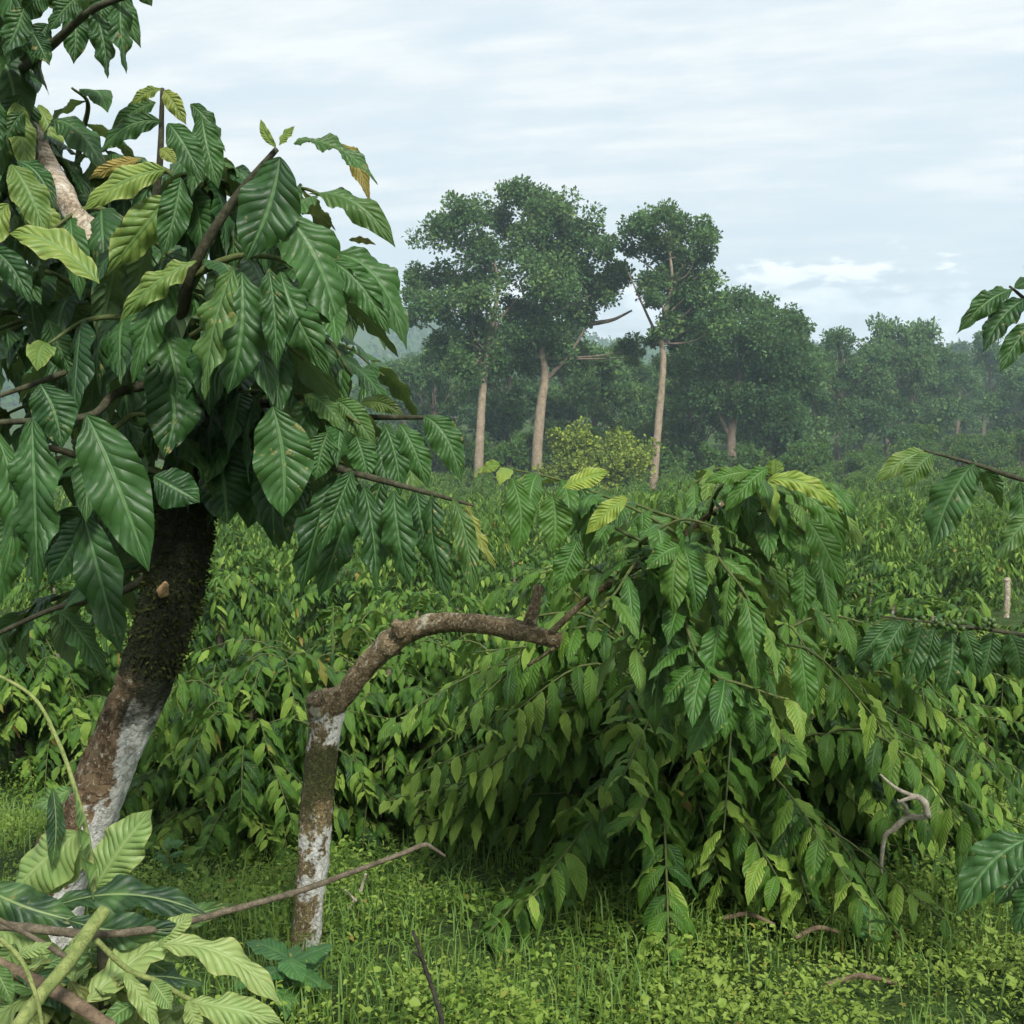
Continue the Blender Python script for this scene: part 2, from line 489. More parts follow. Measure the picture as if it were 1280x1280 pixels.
# ------------------------------------------------------------------ coffee shoots
def shoot(Ls, stem, pts, rad, L, spacing, tone=(.2, .5), droop=(.5, 1.3), wratio=.42, tip_light=.5, n=None, skip0=.08, ns=6, stem_tone=.5, old=.015):
    """a coffee shoot: a thin stem with opposite pairs of leaves hanging to either side"""
    pts = np.asarray(pts, float)
    C = catmull(pts, n or max(8, len(pts) * 8))
    if stem is not None: tube(stem, pts, rad, ns=ns, n=len(C), rough=.12, tone=stem_tone)
    seg = np.linalg.norm(np.diff(C, axis=0), axis=1); cum = np.concatenate([[0], np.cumsum(seg)])
    tot = cum[-1]; d = tot * skip0 + spacing * rng.random() * .5
    flip = rng.random() * .8
    while d < tot + 1e-6:
        f = d / tot
        p = np.array([np.interp(d, cum, C[:, k]) for k in range(3)])
        e = np.array([np.interp(min(d + .02, tot), cum, C[:, k]) for k in range(3)]) - np.array([np.interp(max(d - .02, 0), cum, C[:, k]) for k in range(3)])
        T = nrmz(e)
        hz = np.cross(T, UP)
        if np.linalg.norm(hz) < .25:
            a = rng.random() * 6.28; hz = np.array([math.cos(a), math.sin(a), 0])
        hz = nrmz(hz)
        young = max(0., (f - .72) / .28)
        for s in (-1, 1):
            if rng.random() < .07: continue
            Lk = L * rng.uniform(.72, 1.12) * (1 - .38 * young)
            out = hz * s * rng.uniform(.6, 1.1) + T * rng.uniform(.25, .75) + jit(.16)
            dr = rng.uniform(*droop) * (1 - .35 * young)
            if dr > 1.45: dr = 1.45
            tn = np.clip(rng.uniform(*tone) + tip_light * young * rng.uniform(.5, 1.1), 0, 1)
            ag = rng.uniform(.4, 1) if rng.random() < old else 0.
            leaf_on(Ls, p + jit(.003), out, Lk, Lk * wratio * rng.uniform(.85, 1.12), dr, tn, ag, lift=rng.uniform(.35, .7))
        d += spacing * rng.uniform(.8, 1.25)
    return C


def coffee_bush(h, rad, nb, L, spacing, tone, nstem=3, lod=(6, 2), seg=13, drape=(.0, .42)):
    """one bush: stems that splay from the foot, whorls of arching shoots, drooping leaves"""
    Ls = Leaves(); st = Buf(); tw = Buf()
    for k in range(nstem):
        a = k / nstem * 6.28 + rng.random()
        top = np.array([math.cos(a) * rad * .25 * rng.uniform(.5, 1.4), math.sin(a) * rad * .25 * rng.uniform(.5, 1.4), h * rng.uniform(.8, 1.)])
        mid = top * .5 + np.array([math.cos(a), math.sin(a), 0]) * rad * .08
        C = tube(st, [np.array([math.cos(a) * .05, math.sin(a) * .05, -.1]), mid, top], [.045, .03, .012], ns=7, n=14, rough=.2)
        m = nb // nstem
        for q in range(m):
            f = .22 + .78 * (q + rng.random()) / m
            p = C[min(int(f * 13), 13)]
            b = rng.random() * 6.28
            o = np.array([math.cos(b), math.sin(b), 0])
            ln = rad * (1.15 - .65 * f) * rng.uniform(.7, 1.15)
            rise = rng.uniform(.15, .5) * ln * (.4 + f)
            pts = [p, p + o * ln * .5 + UP * rise, p + o * ln + UP * (rise - ln * rng.uniform(*drape))]
            tn = np.clip(rng.normal(0, .12), -.3, .3)
            shoot(Ls, tw, pts, [.006, .004, .002], L, spacing, (tone[0] + tn, tone[1] + tn), droop=(.5, 1.35), wratio=.37, n=seg, ns=4, tip_light=.55, old=.012)
        # crown shoot
        shoot(Ls, None, [C[-4], C[-1]], [.006, .003], L * .8, spacing * .8, (tone[0] + .2, tone[1] + .3), droop=(.1, .9), n=6)
    fb = Buf(); Ls.to(fb, lod[0], lod[1], corr=0 if lod[1] < 4 else 1.)
    return st, tw, fb


def place(px, py):
    return ground_hit(px, py)


BUSH_NEAR = []
for k in range(4):
    st, tw, fb = coffee_bush(.78 + .05 * k, .86 + .06 * k, 104, .128, .040, (.0, .78), lod=(12, 4))
    BUSH_NEAR.append((st.mesh("stem", BARK_BUSH), tw.mesh("shoots", TWIG), fb.mesh("foliage", LEAF_MID)))
BUSH_MID = []
for k in range(5):
    st, tw, fb = coffee_bush(1.0 + .10 * k, .90 + .06 * k, 66, .15, .06, (0., .78), lod=(4, 2), seg=6, drape=(.2, .7))
    BUSH_MID.append((st.mesh("stem", BARK_BUSH), fb.mesh("foliage", LEAF_MID)))
BUSH_FAR = []
for k in range(5):
    st, tw, fb = coffee_bush(1.15 + .13 * k, .92 + .07 * k, 58, .20, .105, (.0, .75), lod=(2, 2), seg=5, drape=(.35, .9))
    BUSH_FAR.append(fb.mesh("coffee_bush", LEAF_FAR))


def put_near(var, loc, rz, sc, label):
    t = thing("coffee_bush", label, "coffee bush", loc)
    t.rotation_euler = (0, 0, rz); t.scale = (sc, sc, sc)
    for nm, me in zip(("stem", "shoots", "foliage"), BUSH_NEAR[var]):
        if nm == "shoots": nm = "twigs"
        link(nm, me, t)
    return t


# bushes one can tell apart around the clearing
NEARB = [
    (0, 720, 1040, 1.0, 1.0, "coffee bush with drooping dark leaves behind the end of the bent mossy stem"),
    (1, 860, 1105, 1.7, 1.05, "dense dark green coffee bush in the middle, right under the overhanging leafy crown"),
    (2, 935, 1085, 3.1, .9, "coffee bush on the right of the clearing, beside the bleached dead twig"),
    (3, 460, 1030, 5.0, .82, "coffee bush with yellow green tips right behind the upright bent stem"),
    (0, 295, 1040, 2.2, .85, "coffee bush with hanging leaves between the mossy trunk and the lichen stem"),
    (2, 570, 935, .9, .95, "shaded coffee bush at the back of the small grassy gap"),
    (0, 1062, 1052, 2.6, .85, "low coffee bush at the right, just behind the bleached hooked twig"),
    (1, 1215, 965, 4.1, 1.0, "coffee bush at the right edge behind the grass, below the berry twig"),
    (3, 60, 975, 1.2, .9, "coffee bush glimpsed to the left of the big mossy trunk"),
    (1, 790, 985, 5.2, 1.0, "coffee bush in the second row behind the middle bushes, partly hidden by the crown"),
]
occupied = []
for (v, px, py, rz, sc, lab) in NEARB:
    p = ground_hit(px, py); z = float(H(p[0], p[1]))
    put_near(v, (p[0], p[1], z - .02), rz, sc, lab)
    occupied.append((p[0], p[1], .95))

POST = ground_hit(1257, 772)
# rows of bushes over the slope
cand = []
for row in range(60):
    y = 7.6 + row * 1.8
    hw = y * .50 + 2.5
    x = -hw + rng.random() * 2
    while x < hw:
        xx = x + rng.normal(0, .35); yy = y + rng.normal(0, .35)
        if not any((xx - a) ** 2 + (yy - b) ** 2 < (c + .5) ** 2 for a, b, c in occupied):
            gap = fbm(xx * .11, yy * .11, 77, 3)
            if abs(xx - POST[0] * yy / POST[1]) < 1.1 and POST[1] - 6 < yy < POST[1] + 1.5: x += 2; continue
            if not (gap > .66 and yy > 20) and yy < 90 and not (yy < 8 and abs(xx + .15) < .7):
                cand.append((xx, yy))
        x += rng.uniform(1.7, 2.3) * (1 + y / 110)
cand.sort(key=lambda c: c[1])
print("field bushes", len(cand))
stuffbuf = Buf()
fv = []
for me in BUSH_FAR:
    n = len(me.vertices); v = np.empty(n * 3, np.float32); me.vertices.foreach_get("co", v)
    f = np.empty(len(me.polygons) * 4, np.int32); me.loops.foreach_get("vertex_index", f)
    a = np.empty(n * 4, np.float32); me.attributes["leaf"].data.foreach_get("color", a)
    fv.append((v.reshape(-1, 3), f.reshape(-1, 4), a.reshape(-1, 4)))
def row_words(x, y):
    s = "left" if x < -.12 * y else ("right" if x > .16 * y else "middle")
    return s
for i, (x, y) in enumerate(cand):
    z = float(H(x, y)); rz = rng.random() * 6.28; sc = rng.uniform(.78, 1.12)
    if y < 17:
        k = int(rng.integers(len(BUSH_MID)))
        t = thing("coffee_bush", "leafy coffee bush standing in the %s of the nearest field rows, beyond the clearing" % row_words(x, y), "coffee bush", (x, y, z),
                  "coffee bushes in the near field rows, %s" % row_words(x, y))
        t.rotation_euler = (rng.normal(0, .05), rng.normal(0, .05), rz); t.scale = (sc, sc, sc * rng.uniform(.75, 1.2))
        link("stem", BUSH_MID[k][0], t); link("foliage", BUSH_MID[k][1], t)
    elif i < 285:
        k = int(rng.integers(len(BUSH_FAR)))
        o = link("coffee_bush", BUSH_FAR[k], None, (x, y, z))
        o.rotation_euler = (0, 0, rz); o.scale = (sc, sc, sc * rng.uniform(.8, 1.35))
        tag(o, "small round coffee bush on the sloping field, %s part, under the forest edge" % row_words(x, y), "coffee bush", "coffee bushes on the slope, %s part" % row_words(x, y))
    else:
        v, f, a = fv[int(rng.integers(len(fv)))]
        c, s = math.cos(rz), math.sin(rz)
        v2 = v * sc
        v2 = np.stack([v2[:, 0] * c - v2[:, 1] * s + x, v2[:, 0] * s + v2[:, 1] * c + y, v2[:, 2] + z], 1)
        stuffbuf.add(v2, f, a)
if stuffbuf.n:
    o = stuffbuf.build("distant_coffee_field", LEAF_FAR); o["kind"] = "stuff"
    o["label"] = "farthest rows of small coffee bushes merging below the forest"; o["category"] = "coffee field"


# ------------------------------------------------------------------ ground cover
def ground_cover():
    # broad little weed leaves
    def scatter(n, y0, y1, margin=.6):
        y = y0 + (y1 - y0) * rng.random(n) ** 1.35
        x = (rng.random(n) * 2 - 1) * (y * .49 + margin)
        return x, y
    b = Buf()
    for (n, y0, y1, l0, l1, hh) in ((150000, 2.0, 5.0, .012, .048, .15), (70000, 4.8, 10, .02, .05, .22), (22000, 9.5, 20, .05, .10, .20), (9000, 18, 85, .12, .3, .25)):
        x, y = scatter(n, y0, y1)
        den = fbm(x * 2.2, y * 2.2, 41, 4)
        keep = rng.random(n) < np.clip((den - .25) * 3.4, .10, 1)
        x, y, den = x[keep], y[keep], den[keep]; n = len(x)
        tall = np.clip((fbm(x * 4.5 + 3, y * 4.5, 43, 3) - .40) * 4, 0, 1.3)
        hgt = hh * rng.random(n) ** 1.2 * (.18 + 1.0 * tall)
        p = np.stack([x, y, H(x, y) + hgt], 1) + rng.normal(0, .01, (n, 3))
        a = rng.random(n) * 6.283; el = rng.normal(-.05, .5, n)
        d = np.stack([np.cos(a) * np.cos(el), np.sin(a) * np.cos(el), np.sin(el)], 1)
        s = nrmz(np.cross(d, UP) + rng.normal(0, .35, (n, 3)))
        big = np.clip((fbm(x * 1.6, y * 1.6 + 9, 47, 2) - .2) * 1.6, .45, 1.1)
        L = (l0 + (l1 - l0) * rng.random(n) ** 1.6) * big * np.where(rng.random(n) < .08, rng.uniform(1.3, 1.75, n), 1.)
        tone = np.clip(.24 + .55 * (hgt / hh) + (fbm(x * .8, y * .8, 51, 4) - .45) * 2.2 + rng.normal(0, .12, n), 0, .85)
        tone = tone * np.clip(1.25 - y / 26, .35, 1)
        age = np.where(rng.random(n) < .02 + .16 * np.clip(fbm(x * 1.1 + 31, y * 1.1, 83, 3) - .52, 0, 1), rng.uniform(.3, .9, n), 0.)
        leaflets(b, p, d, s, L * rng.uniform(.4, .85, n), L, tone, age)
    o = b.build("weeds", WEED_LEAF); o["kind"] = "stuff"
    o["label"] = "low broad leaved weeds covering the clearing"; o["category"] = "weeds"
    # grass blades: two-segment strips
    g = Buf()
    for (n, y0, y1, l0, l1, w) in ((30000, 2.0, 6.5, .05, .14, .0020), (22000, 6, 15, .08, .22, .006)):
        x, y = scatter(n, y0, y1)
        den = fbm(x * 1.6 + 7, y * 1.6, 61, 4)
        keep = rng.random(n) < np.clip((den - .36) * 4, .10, 1)
        x, y = x[keep], y[keep]; n = len(x)
        p = np.stack([x, y, H(x, y)], 1)
        a = rng.random(n) * 6.283; L = rng.uniform(l0, l1, n)
        ln = rng.uniform(.15, .9, n)
        o_ = np.stack([np.cos(a), np.sin(a), np.zeros(n)], 1)
        s = np.stack([-np.sin(a), np.cos(a), np.zeros(n)], 1)
        q1 = p + o_ * (L * ln * .25)[:, None] + UP * (L * .6)[:, None]
        q2 = p + o_ * (L * ln)[:, None] + UP * (L * (1 - .45 * ln))[:, None]
        W = (w * rng.uniform(.6, 1.5, n))[:, None]
        V = np.stack([p - s * W, p + s * W, q1 + s * W * .8, q1 - s * W * .8, q2 + s * W * .1, q2 - s * W * .1], 1)
        A = np.zeros((n, 6, 4)); A[..., 1] = .5
        A[..., 2] = np.clip(.5 + rng.normal(0, .22, n) + (fbm(x * .5, y * .5, 71, 2) - .4), 0, 1)[:, None]
        A[..., 3] = np.where(rng.random(n) < .03, .7, 0.)[:, None]
        f = np.array([[0, 1, 2, 3], [3, 2, 4, 5]])
        F = (f[None] + (np.arange(n) * 6)[:, None, None]).reshape(-1, 4)
        g.add(V, F, A)
    o = g.build("grass", WEED_LEAF); o["kind"] = "stuff"
    o["label"] = "fresh green grass growing through the weeds of the clearing"; o["category"] = "grass"


ground_cover()


# ------------------------------------------------------------------ hero leaf by survey
def hl(Ls, b, t, w, d, arch=0., tone=.3, age=0., d2=None, face=None, wv=1.5):
    """leaf surveyed from base pixel b to tip pixel t (width w) at distance d (tip at d2)"""
    d2 = d if d2 is None else d2
    p0 = P(b[0], b[1], d); p1 = P(t[0], t[1], d2)
    L = np.linalg.norm(p1 - p0)
    toc = nrmz(CAM - (p0 + p1) / 2)
    f = toc + UP * .45 + RGT * rng.normal(0, .3) if face is None else np.asarray(face, float)
    T = nrmz(p1 - p0)
    nr = nrmz(f - T * np.dot(f, T))
    ctrl = (p0 + p1) / 2 + UP * (arch * d / FPX) + nr * L * rng.uniform(.05, .14)
    Ls.add(p0, p1, ctrl, nr, w * .92 * d / FPX, min(1, tone + rng.normal(.06, .08)), age, wv)


def pp(seq):
    return [P(*q) for q in seq]


# ------------------------------------------------------------------ big coffee tree, left foreground
def big_tree():
    foot = P(20, 1240, 2.0)
    foot = np.array([foot[0], foot[1], float(H(foot[0], foot[1]))])
    t = thing("coffee_tree", "large coffee tree in the left foreground with mossy black trunk and big ribbed leaves", "coffee tree", foot)
    b = Buf()
    path = [foot - UP * .1, P(70, 1110, 1.96), P(102, 1040, 1.92), P(142, 940, 1.9), P(186, 840, 1.88), P(215, 745, 1.86), P(232, 655, 1.86), P(233, 585, 1.85), P(238, 510, 1.84)]
    k = 1.9 / FPX
    RK = [46 * k, 38 * k, 35 * k, 31 * k, 32 * k, 34 * k, 31 * k, 26 * k, 21 * k]
    tube(b, path, RK, ns=40, n=150, rough=.28, knots=((.55, .10, .02), (.70, .14, .02), (.4, .06, .02)))
    trunk = b.build("trunk", BARK_BIG, t, foot)
    # moss tufts on the sleeve
    mb = Buf()
    C = catmull(path, 200)
    n = 5200
    i = rng.integers(102, 172, n)
    T = nrmz(np.gradient(C, axis=0))[i]
    r = np.interp(i / 199, np.linspace(0, 1, 9), RK)
    dv = nrmz(np.cross(T, nrmz(rng.normal(0, 1, (n, 3)))))
    p = C[i] + dv * (r * rng.uniform(.82, 1.12, n))[:, None]
    d = nrmz(dv + rng.normal(0, .6, (n, 3)) - UP * .3)
    s = nrmz(np.cross(d, rng.normal(0, 1, (n, 3))))
    L = rng.uniform(.004, .012, n)
    cards(mb, p, d, s, L * .45, L, np.clip(rng.normal(.18, .2, n), 0, 1) ** 1.4)
    mb.build("moss", MOSS, t, foot, smooth=False)
    # orange brown scar where a twig broke off
    sb = Buf()
    tube(sb, pp([(203, 742, 1.80), (205, 733, 1.785), (207, 728, 1.775)]), [.009, .007, .002], ns=11, n=10, rough=.7)
    sb.build("twig_scar", PINKBUD, t, foot)
    # pale second limb rising on the left
    b = Buf()
    tube(b, pp([(222, 560, 1.9), (175, 440, 2.0), (146, 372, 1.82), (128, 335, 1.70), (104, 285, 1.69), (74, 236, 1.74), (40, 160, 1.98), (12, 92, 1.95), (-30, 70, 1.9)]),
         [.034, .028, .021, .019, .017, .016, .015, .012, .010], ns=18, n=90, rough=.38, knots=((.5, .25, .02), (.62, .2, .02)))
    b.build("limb", BARK_PALE, t, foot)
    # green limbs
    S = Buf(); L_ = Leaves()
    tube(S, pp([(238, 510, 1.84), (226, 430, 1.72), (238, 345, 1.62), (288, 256, 1.58), (346, 186, 1.56)]), [.020, .011, .009, .006, .004], ns=10, n=40, rough=.15, tone=.2)
    tube(S, pp([(226, 440, 1.73), (190, 330, 1.75), (200, 200, 1.7), (203, 110, 1.68)]), [.010, .007, .005, .003], ns=8, n=30, rough=.12, tone=.2)
    tube(S, pp([(238, 470, 1.8), (150, 490, 1.65), (110, 520, 1.5), (0, 528, 1.45)]), [.010, .007, .005, .004], ns=8, n=30, rough=.1)
    tube(S, pp([(160, 430, 1.8), (80, 466, 1.6), (-10, 498, 1.5)]), [.007, .005, .003], ns=8, n=24, rough=.1)
    tube(S, pp([(245, 520, 1.82), (330, 560, 1.7), (420, 585, 1.6), (520, 612, 1.55), (592, 632, 1.5)]), [.012, .008, .006, .004, .002], ns=8, n=40, rough=.1)
    tube(S, pp([(250, 500, 1.8), (340, 505, 1.72), (440, 520, 1.7), (540, 522, 1.66)]), [.010, .007, .005, .003], ns=8, n=30, rough=.1)
    tube(S, pp([(228, 640, 1.86), (160, 600, 1.75), (60, 560, 1.65), (-20, 590, 1.6)]), [.010, .007, .005, .004], ns=8, n=30, rough=.1)
    tube(S, pp([(215, 700, 1.86), (150, 740, 1.9), (70, 760, 1.95), (-20, 800, 2.0)]), [.010, .007, .005, .004], ns=8, n=30, rough=.1)
    tube(S, pp([(15, 95, 1.95), (60, 60, 1.7), (120, 10, 1.6), (200, -15, 1.55)]), [.009, .007, .005, .003], ns=8, n=24, rough=.1)
    S.build("branches", TWIG_DARK, t, foot)
    # surveyed leaves (front of the crown)
    Z = L_
    hl(Z, (367, 180), (472, 231), 38, 1.55, 34, .45, face=(-.2, -.5, 1))
    hl(Z, (350, 196), (308, 325), 84, 1.50, 4, .12, face=(.1, -.9, .8))
    hl(Z, (345, 184), (326, 149), 13, 1.55, 0, 1., .0); hl(Z, (349, 182), (368, 158), 14, 1.55, 0, 1.)
    hl(Z, (385, 243), (494, 309), 46, 1.56, 36, .4, face=(.2, -.6, 1))
    hl(Z, (418, 318), (508, 437), 62, 1.55, 38, .42, face=(.3, -.8, .8))
    hl(Z, (412, 326), (487, 418), 44, 1.53, 24, .35)
    hl(Z, (356, 268), (428, 428), 84, 1.52, 22, .32, face=(.25, -.9, .6))
    hl(Z, (350, 340), (412, 470), 60, 1.50, 14, .4, face=(.2, -1, .5))
    hl(Z, (292, 335), (256, 500), 54, 1.44, 6, .45, face=(-.35, -1, .3), wv=1.6)
    hl(Z, (302, 340), (285, 492), 78, 1.50, 2, .18, face=(.35, -1, .3))
    hl(Z, (336, 335), (346, 462), 38, 1.46, 8, .35)
    hl(Z, (226, 330), (166, 479), 50, 1.48, 16, .3)
    hl(Z, (246, 326), (150, 402), 38, 1.46, 18, .75, wv=1.8)
    hl(Z, (226, 222), (202, 322), 44, 1.50, 10, .25, wv=1.6)
    hl(Z, (212, 246), (133, 345), 56, 1.52, 20, .7, wv=1.8)
    hl(Z, (207, 212), (104, 263), 42, 1.50, 24, .72)
    hl(Z, (176, 198), (110, 225), 20, 1.56, 8, .5, .75)
    hl(Z, (201, 111), (164, 131), 17, 1.66, 6, 1., .25); hl(Z, (205, 113), (233, 156), 24, 1.66, 8, 1., .3)
    hl(Z, (200, 186), (220, 205), 20, 1.6, 6, 1., .3)
    hl(Z, (201, 152), (124, 192), 32, 1.68, 20, .25); hl(Z, (210, 154), (254, 228), 42, 1.66, 14, .15)
    hl(Z, (252, 146), (273, 236), 42, 1.7, 8, .3); hl(Z, (195, 128), (140, 160), 26, 1.7, 10, .2)
    hl(Z, (238, 130), (282, 190), 30, 1.72, 10, .25)
    hl(Z, (124, 355), (12, 292), 52, 1.5, 16, .9, face=(-.1, -.6, 1))
    hl(Z, (40, 523), (48, 738), 66, 1.36, 10, .15, face=(0, -1, .35)); hl(Z, (108, 518), (186, 714), 82, 1.38, 18, .17, face=(.1, -1, .4))
    hl(Z, (50, 480), (78, 560), 60, 1.42, 8, .1)
    hl(Z, (-8, 535), (4, 722), 46, 1.36, 8, .35)
    hl(Z, (341, 508), (354, 646), 82, 1.46, 2, .28, face=(-.1, -.8, 1.0))
    hl(Z, (530, 520), (577, 602), 46, 1.62, 18, .35); hl(Z, (540, 525), (575, 548), 22, 1.64, 12, .6, .5)
    hl(Z, (455, 607), (470, 742), 40, 1.52, 4, .3); hl(Z, (492, 613), (513, 738), 48, 1.5, 6, .35)
    hl(Z, (540, 617), (562, 752), 44, 1.5, 8, .2); hl(Z, (566, 622), (592, 744), 30, 1.48, 10, .55)
    hl(Z, (582, 630), (620, 712), 18, 1.52, 10, .8, .35); hl(Z, (578, 640), (602, 690), 30, 1.54, 4, .5)
    hl(Z, (440, 588), (398, 690), 40, 1.5, 8, .25); hl(Z, (425, 590), (376, 747), 54, 1.62, 2, .0, face=(.5, -1, -.3)); hl(Z, (450, 605), (398, 748), 50, 1.6, 2, .0, face=(.4, -1, -.2))
    hl(Z, (478, 600), (470, 690), 44, 1.62, 2, .1); hl(Z, (520, 610), (535, 700), 40, 1.6, 2, .15)
    hl(Z, (270, 550), (285, 655), 84, 1.72, 2, .0, face=(-.2, -1, -.4)); hl(Z, (305, 555), (362, 680), 78, 1.74, 2, .0, face=(.2, -1, -.4))  # undersides in the crown's shadow: darkest tone puts that shade into the colour
    hl(Z, (330, 550), (310, 660), 70, 1.78, 2, .0)
    hl(Z, (192, 596), (250, 628), 60, 1.55, 10, .2, face=(0, -1, .6))
    hl(Z, (104, 640), (152, 820), 60, 1.6, 12, .08); hl(Z, (118, 640), (60, 730), 56, 1.62, 8, .1)
    hl(Z, (75, 765), (135, 852), 40, 1.75, 16, .12); hl(Z, (20, 640), (-5, 760), 60, 1.7, 6, .15)
    hl(Z, (195, 450), (205, 572), 76, 1.6, 4, .1); hl(Z, (60, 400), (96, 480), 40, 1.6, 8, .4)
    hl(Z, (425, 180), (462, 252), 26, 1.62, 16, .5, .6); hl(Z, (436, 300), (470, 306), 10, 1.6, 4, .8, .5)
    hl(Z, (360, 500), (330, 560), 30, 1.6, 6, .5); hl(Z, (380, 495), (430, 540), 36, 1.6, 14, .6)
    hl(Z, (420, 500), (470, 560), 38, 1.62, 16, .55); hl(Z, (450, 505), (505, 520), 24, 1.64, 16, .55, .25)
    hl(Z, (480, 530), (500, 620), 40, 1.62, 8, .3); hl(Z, (500, 530), (535, 610), 40, 1.62, 10, .3)
    hl(Z, (410, 540), (395, 600), 46, 1.58, 4, .3); hl(Z, (445, 545), (460, 600), 40, 1.58, 4, .25)
    # dangling leaves of the high branch, upper left corner
    for (bx, by, tx, ty, w) in ((118, 10, 135, 98, 34), (150, -5, 158, 92, 34), (90, 10, 92, 80, 36), (60, 30, 40, 80, 36), (30, 10, 5, 70, 40), (105, -10, 60, 40, 34),
                                (60, -10, 20, 30, 40), (10, -20, -20, 60, 40), (130, -20, 120, 40, 34), (178, -10, 190, 8, 24), (40, 40, 62, 82, 30), (150, -20, 176, 60, 28), (20, 30, 10, 82, 30)):
        hl(Z, (bx, by), (tx, ty), w, 1.6 + rng.uniform(-.05, .12), rng.uniform(2, 10), rng.uniform(.0, .2), wv=1.8)
    # clusters left of the pale limb
    for _ in range(60):
        bx, by = rng.uniform(-20, 110), rng.uniform(115, 320)
        if 30 < bx < 140 and 150 < by < 330: continue
        a = rng.uniform(-.9, .9)
        ln = rng.uniform(60, 105)
        hl(Z, (bx, by), (bx + math.sin(a) * ln, by + math.cos(a) * ln), ln * rng.uniform(.36, .5), 1.75 + rng.uniform(-.15, .3), rng.uniform(5, 22), rng.choice([.1, .2, .3, .6, .75], p=[.3, .25, .2, .15, .1]), wv=1.5)
    fb = Buf(); L_.to(fb, 44, 8, corr=1.15)
    # the body of the crown behind: shoots all around the limbs
    F = Leaves(); S2 = Buf()
    spec = [
        [(230, 470, 1.95), (290, 380, 2.0), (380, 330, 2.0), (450, 360, 1.9)], [(230, 470, 1.95), (300, 330, 2.05), (360, 240, 2.0), (420, 250, 1.9)],
        [(230, 480, 2.0), (210, 350, 2.1), (230, 230, 2.1), (270, 190, 2.0)], [(230, 480, 2.0), (150, 360, 2.1), (150, 220, 2.1), (130, 185, 2.0)],
        [(225, 500, 1.9), (120, 430, 1.9), (40, 400, 1.85), (-40, 430, 1.8)], [(225, 500, 1.9), (140, 400, 1.85), (60, 340, 1.8), (-30, 350, 1.75)],
        [(230, 520, 1.85), (330, 440, 1.8), (400, 420, 1.75), (440, 470, 1.7)], [(238, 510, 1.84), (320, 490, 1.7), (400, 500, 1.65), (450, 530, 1.6)],
        [(230, 520, 1.95), (320, 450, 2.1), (420, 430, 2.1), (480, 470, 2.05)], [(232, 530, 2.0), (330, 510, 2.2), (430, 520, 2.25), (520, 560, 2.2)],
        [(232, 560, 1.9), (150, 520, 2.1), (60, 500, 2.2), (-40, 540, 2.2)], [(228, 600, 1.9), (130, 570, 1.95), (40, 580, 1.95), (-50, 620, 1.9)],
        [(200, 340, 1.8), (160, 280, 1.75), (110, 260, 1.7), (60, 290, 1.65)], [(110, 290, 2.05), (60, 230, 1.95), (10, 200, 1.9), (-40, 210, 1.85)],
        [(90, 260, 2.05), (100, 180, 2.0), (110, 130, 1.95), (90, 110, 1.9)], [(60, 200, 2.05), (30, 160, 1.9), (-10, 150, 1.8), (-40, 180, 1.75)],
        [(238, 345, 1.62), (300, 320, 1.6), (370, 330, 1.58), (420, 370, 1.55)], [(238, 345, 1.62), (190, 300, 1.6), (150, 310, 1.6), (120, 340, 1.58)],
        [(226, 430, 1.72), (170, 400, 1.62), (110, 400, 1.58), (60, 430, 1.55)], [(226, 430, 1.72), (280, 400, 1.62), (330, 410, 1.6), (380, 450, 1.58)],
        [(228, 560, 1.84), (180, 520, 1.7), (150, 530, 1.62), (120, 560, 1.6)], [(215, 700, 1.9), (120, 730, 2.1), (40, 760, 2.2), (-40, 800, 2.2)],
        [(225, 620, 1.92), (120, 640, 2.05), (30, 660, 2.1), (-50, 700, 2.1)], [(12, 92, 1.95), (-20, 40, 1.8), (30, -30, 1.7), (90, -40, 1.65)],
        [(232, 540, 1.9), (290, 550, 1.9), (350, 560, 1.88), (400, 590, 1.85)], [(240, 520, 1.86), (300, 520, 1.8), (370, 540, 1.75), (430, 580, 1.72)],
    ]
    for _ in range(26):
        x, y = rng.uniform(-60, 300), rng.uniform(230, 560)
        dd = rng.uniform(2.05, 2.45)
        sx_ = rng.choice([-1, 1])
        spec.append([(x, y, dd), (x + sx_ * 60, y - 40, dd), (x + sx_ * 100, y - 10, dd), (x + sx_ * 120, y + 60, dd)])
    for q in spec:
        shoot(F, S2, pp(q), [.007, .005, .004, .002], .165, .055, (.0, .38), droop=(.5, 1.35), tip_light=.45, ns=6, n=26, old=.01)
    F.to(fb, 26, 6, corr=1.1)
    fb.build("foliage", LEAF_NEAR, t, foot)
    S2.build("shoots", TWIG, t, foot)


MOSS = leaf_material("moss", (.014, .018, .006), (.050, .066, .014), (.15, .18, .035), rough=.9, transl=.1, veins=False, spec=.05, under=(.015, .018, .006))
big_tree()


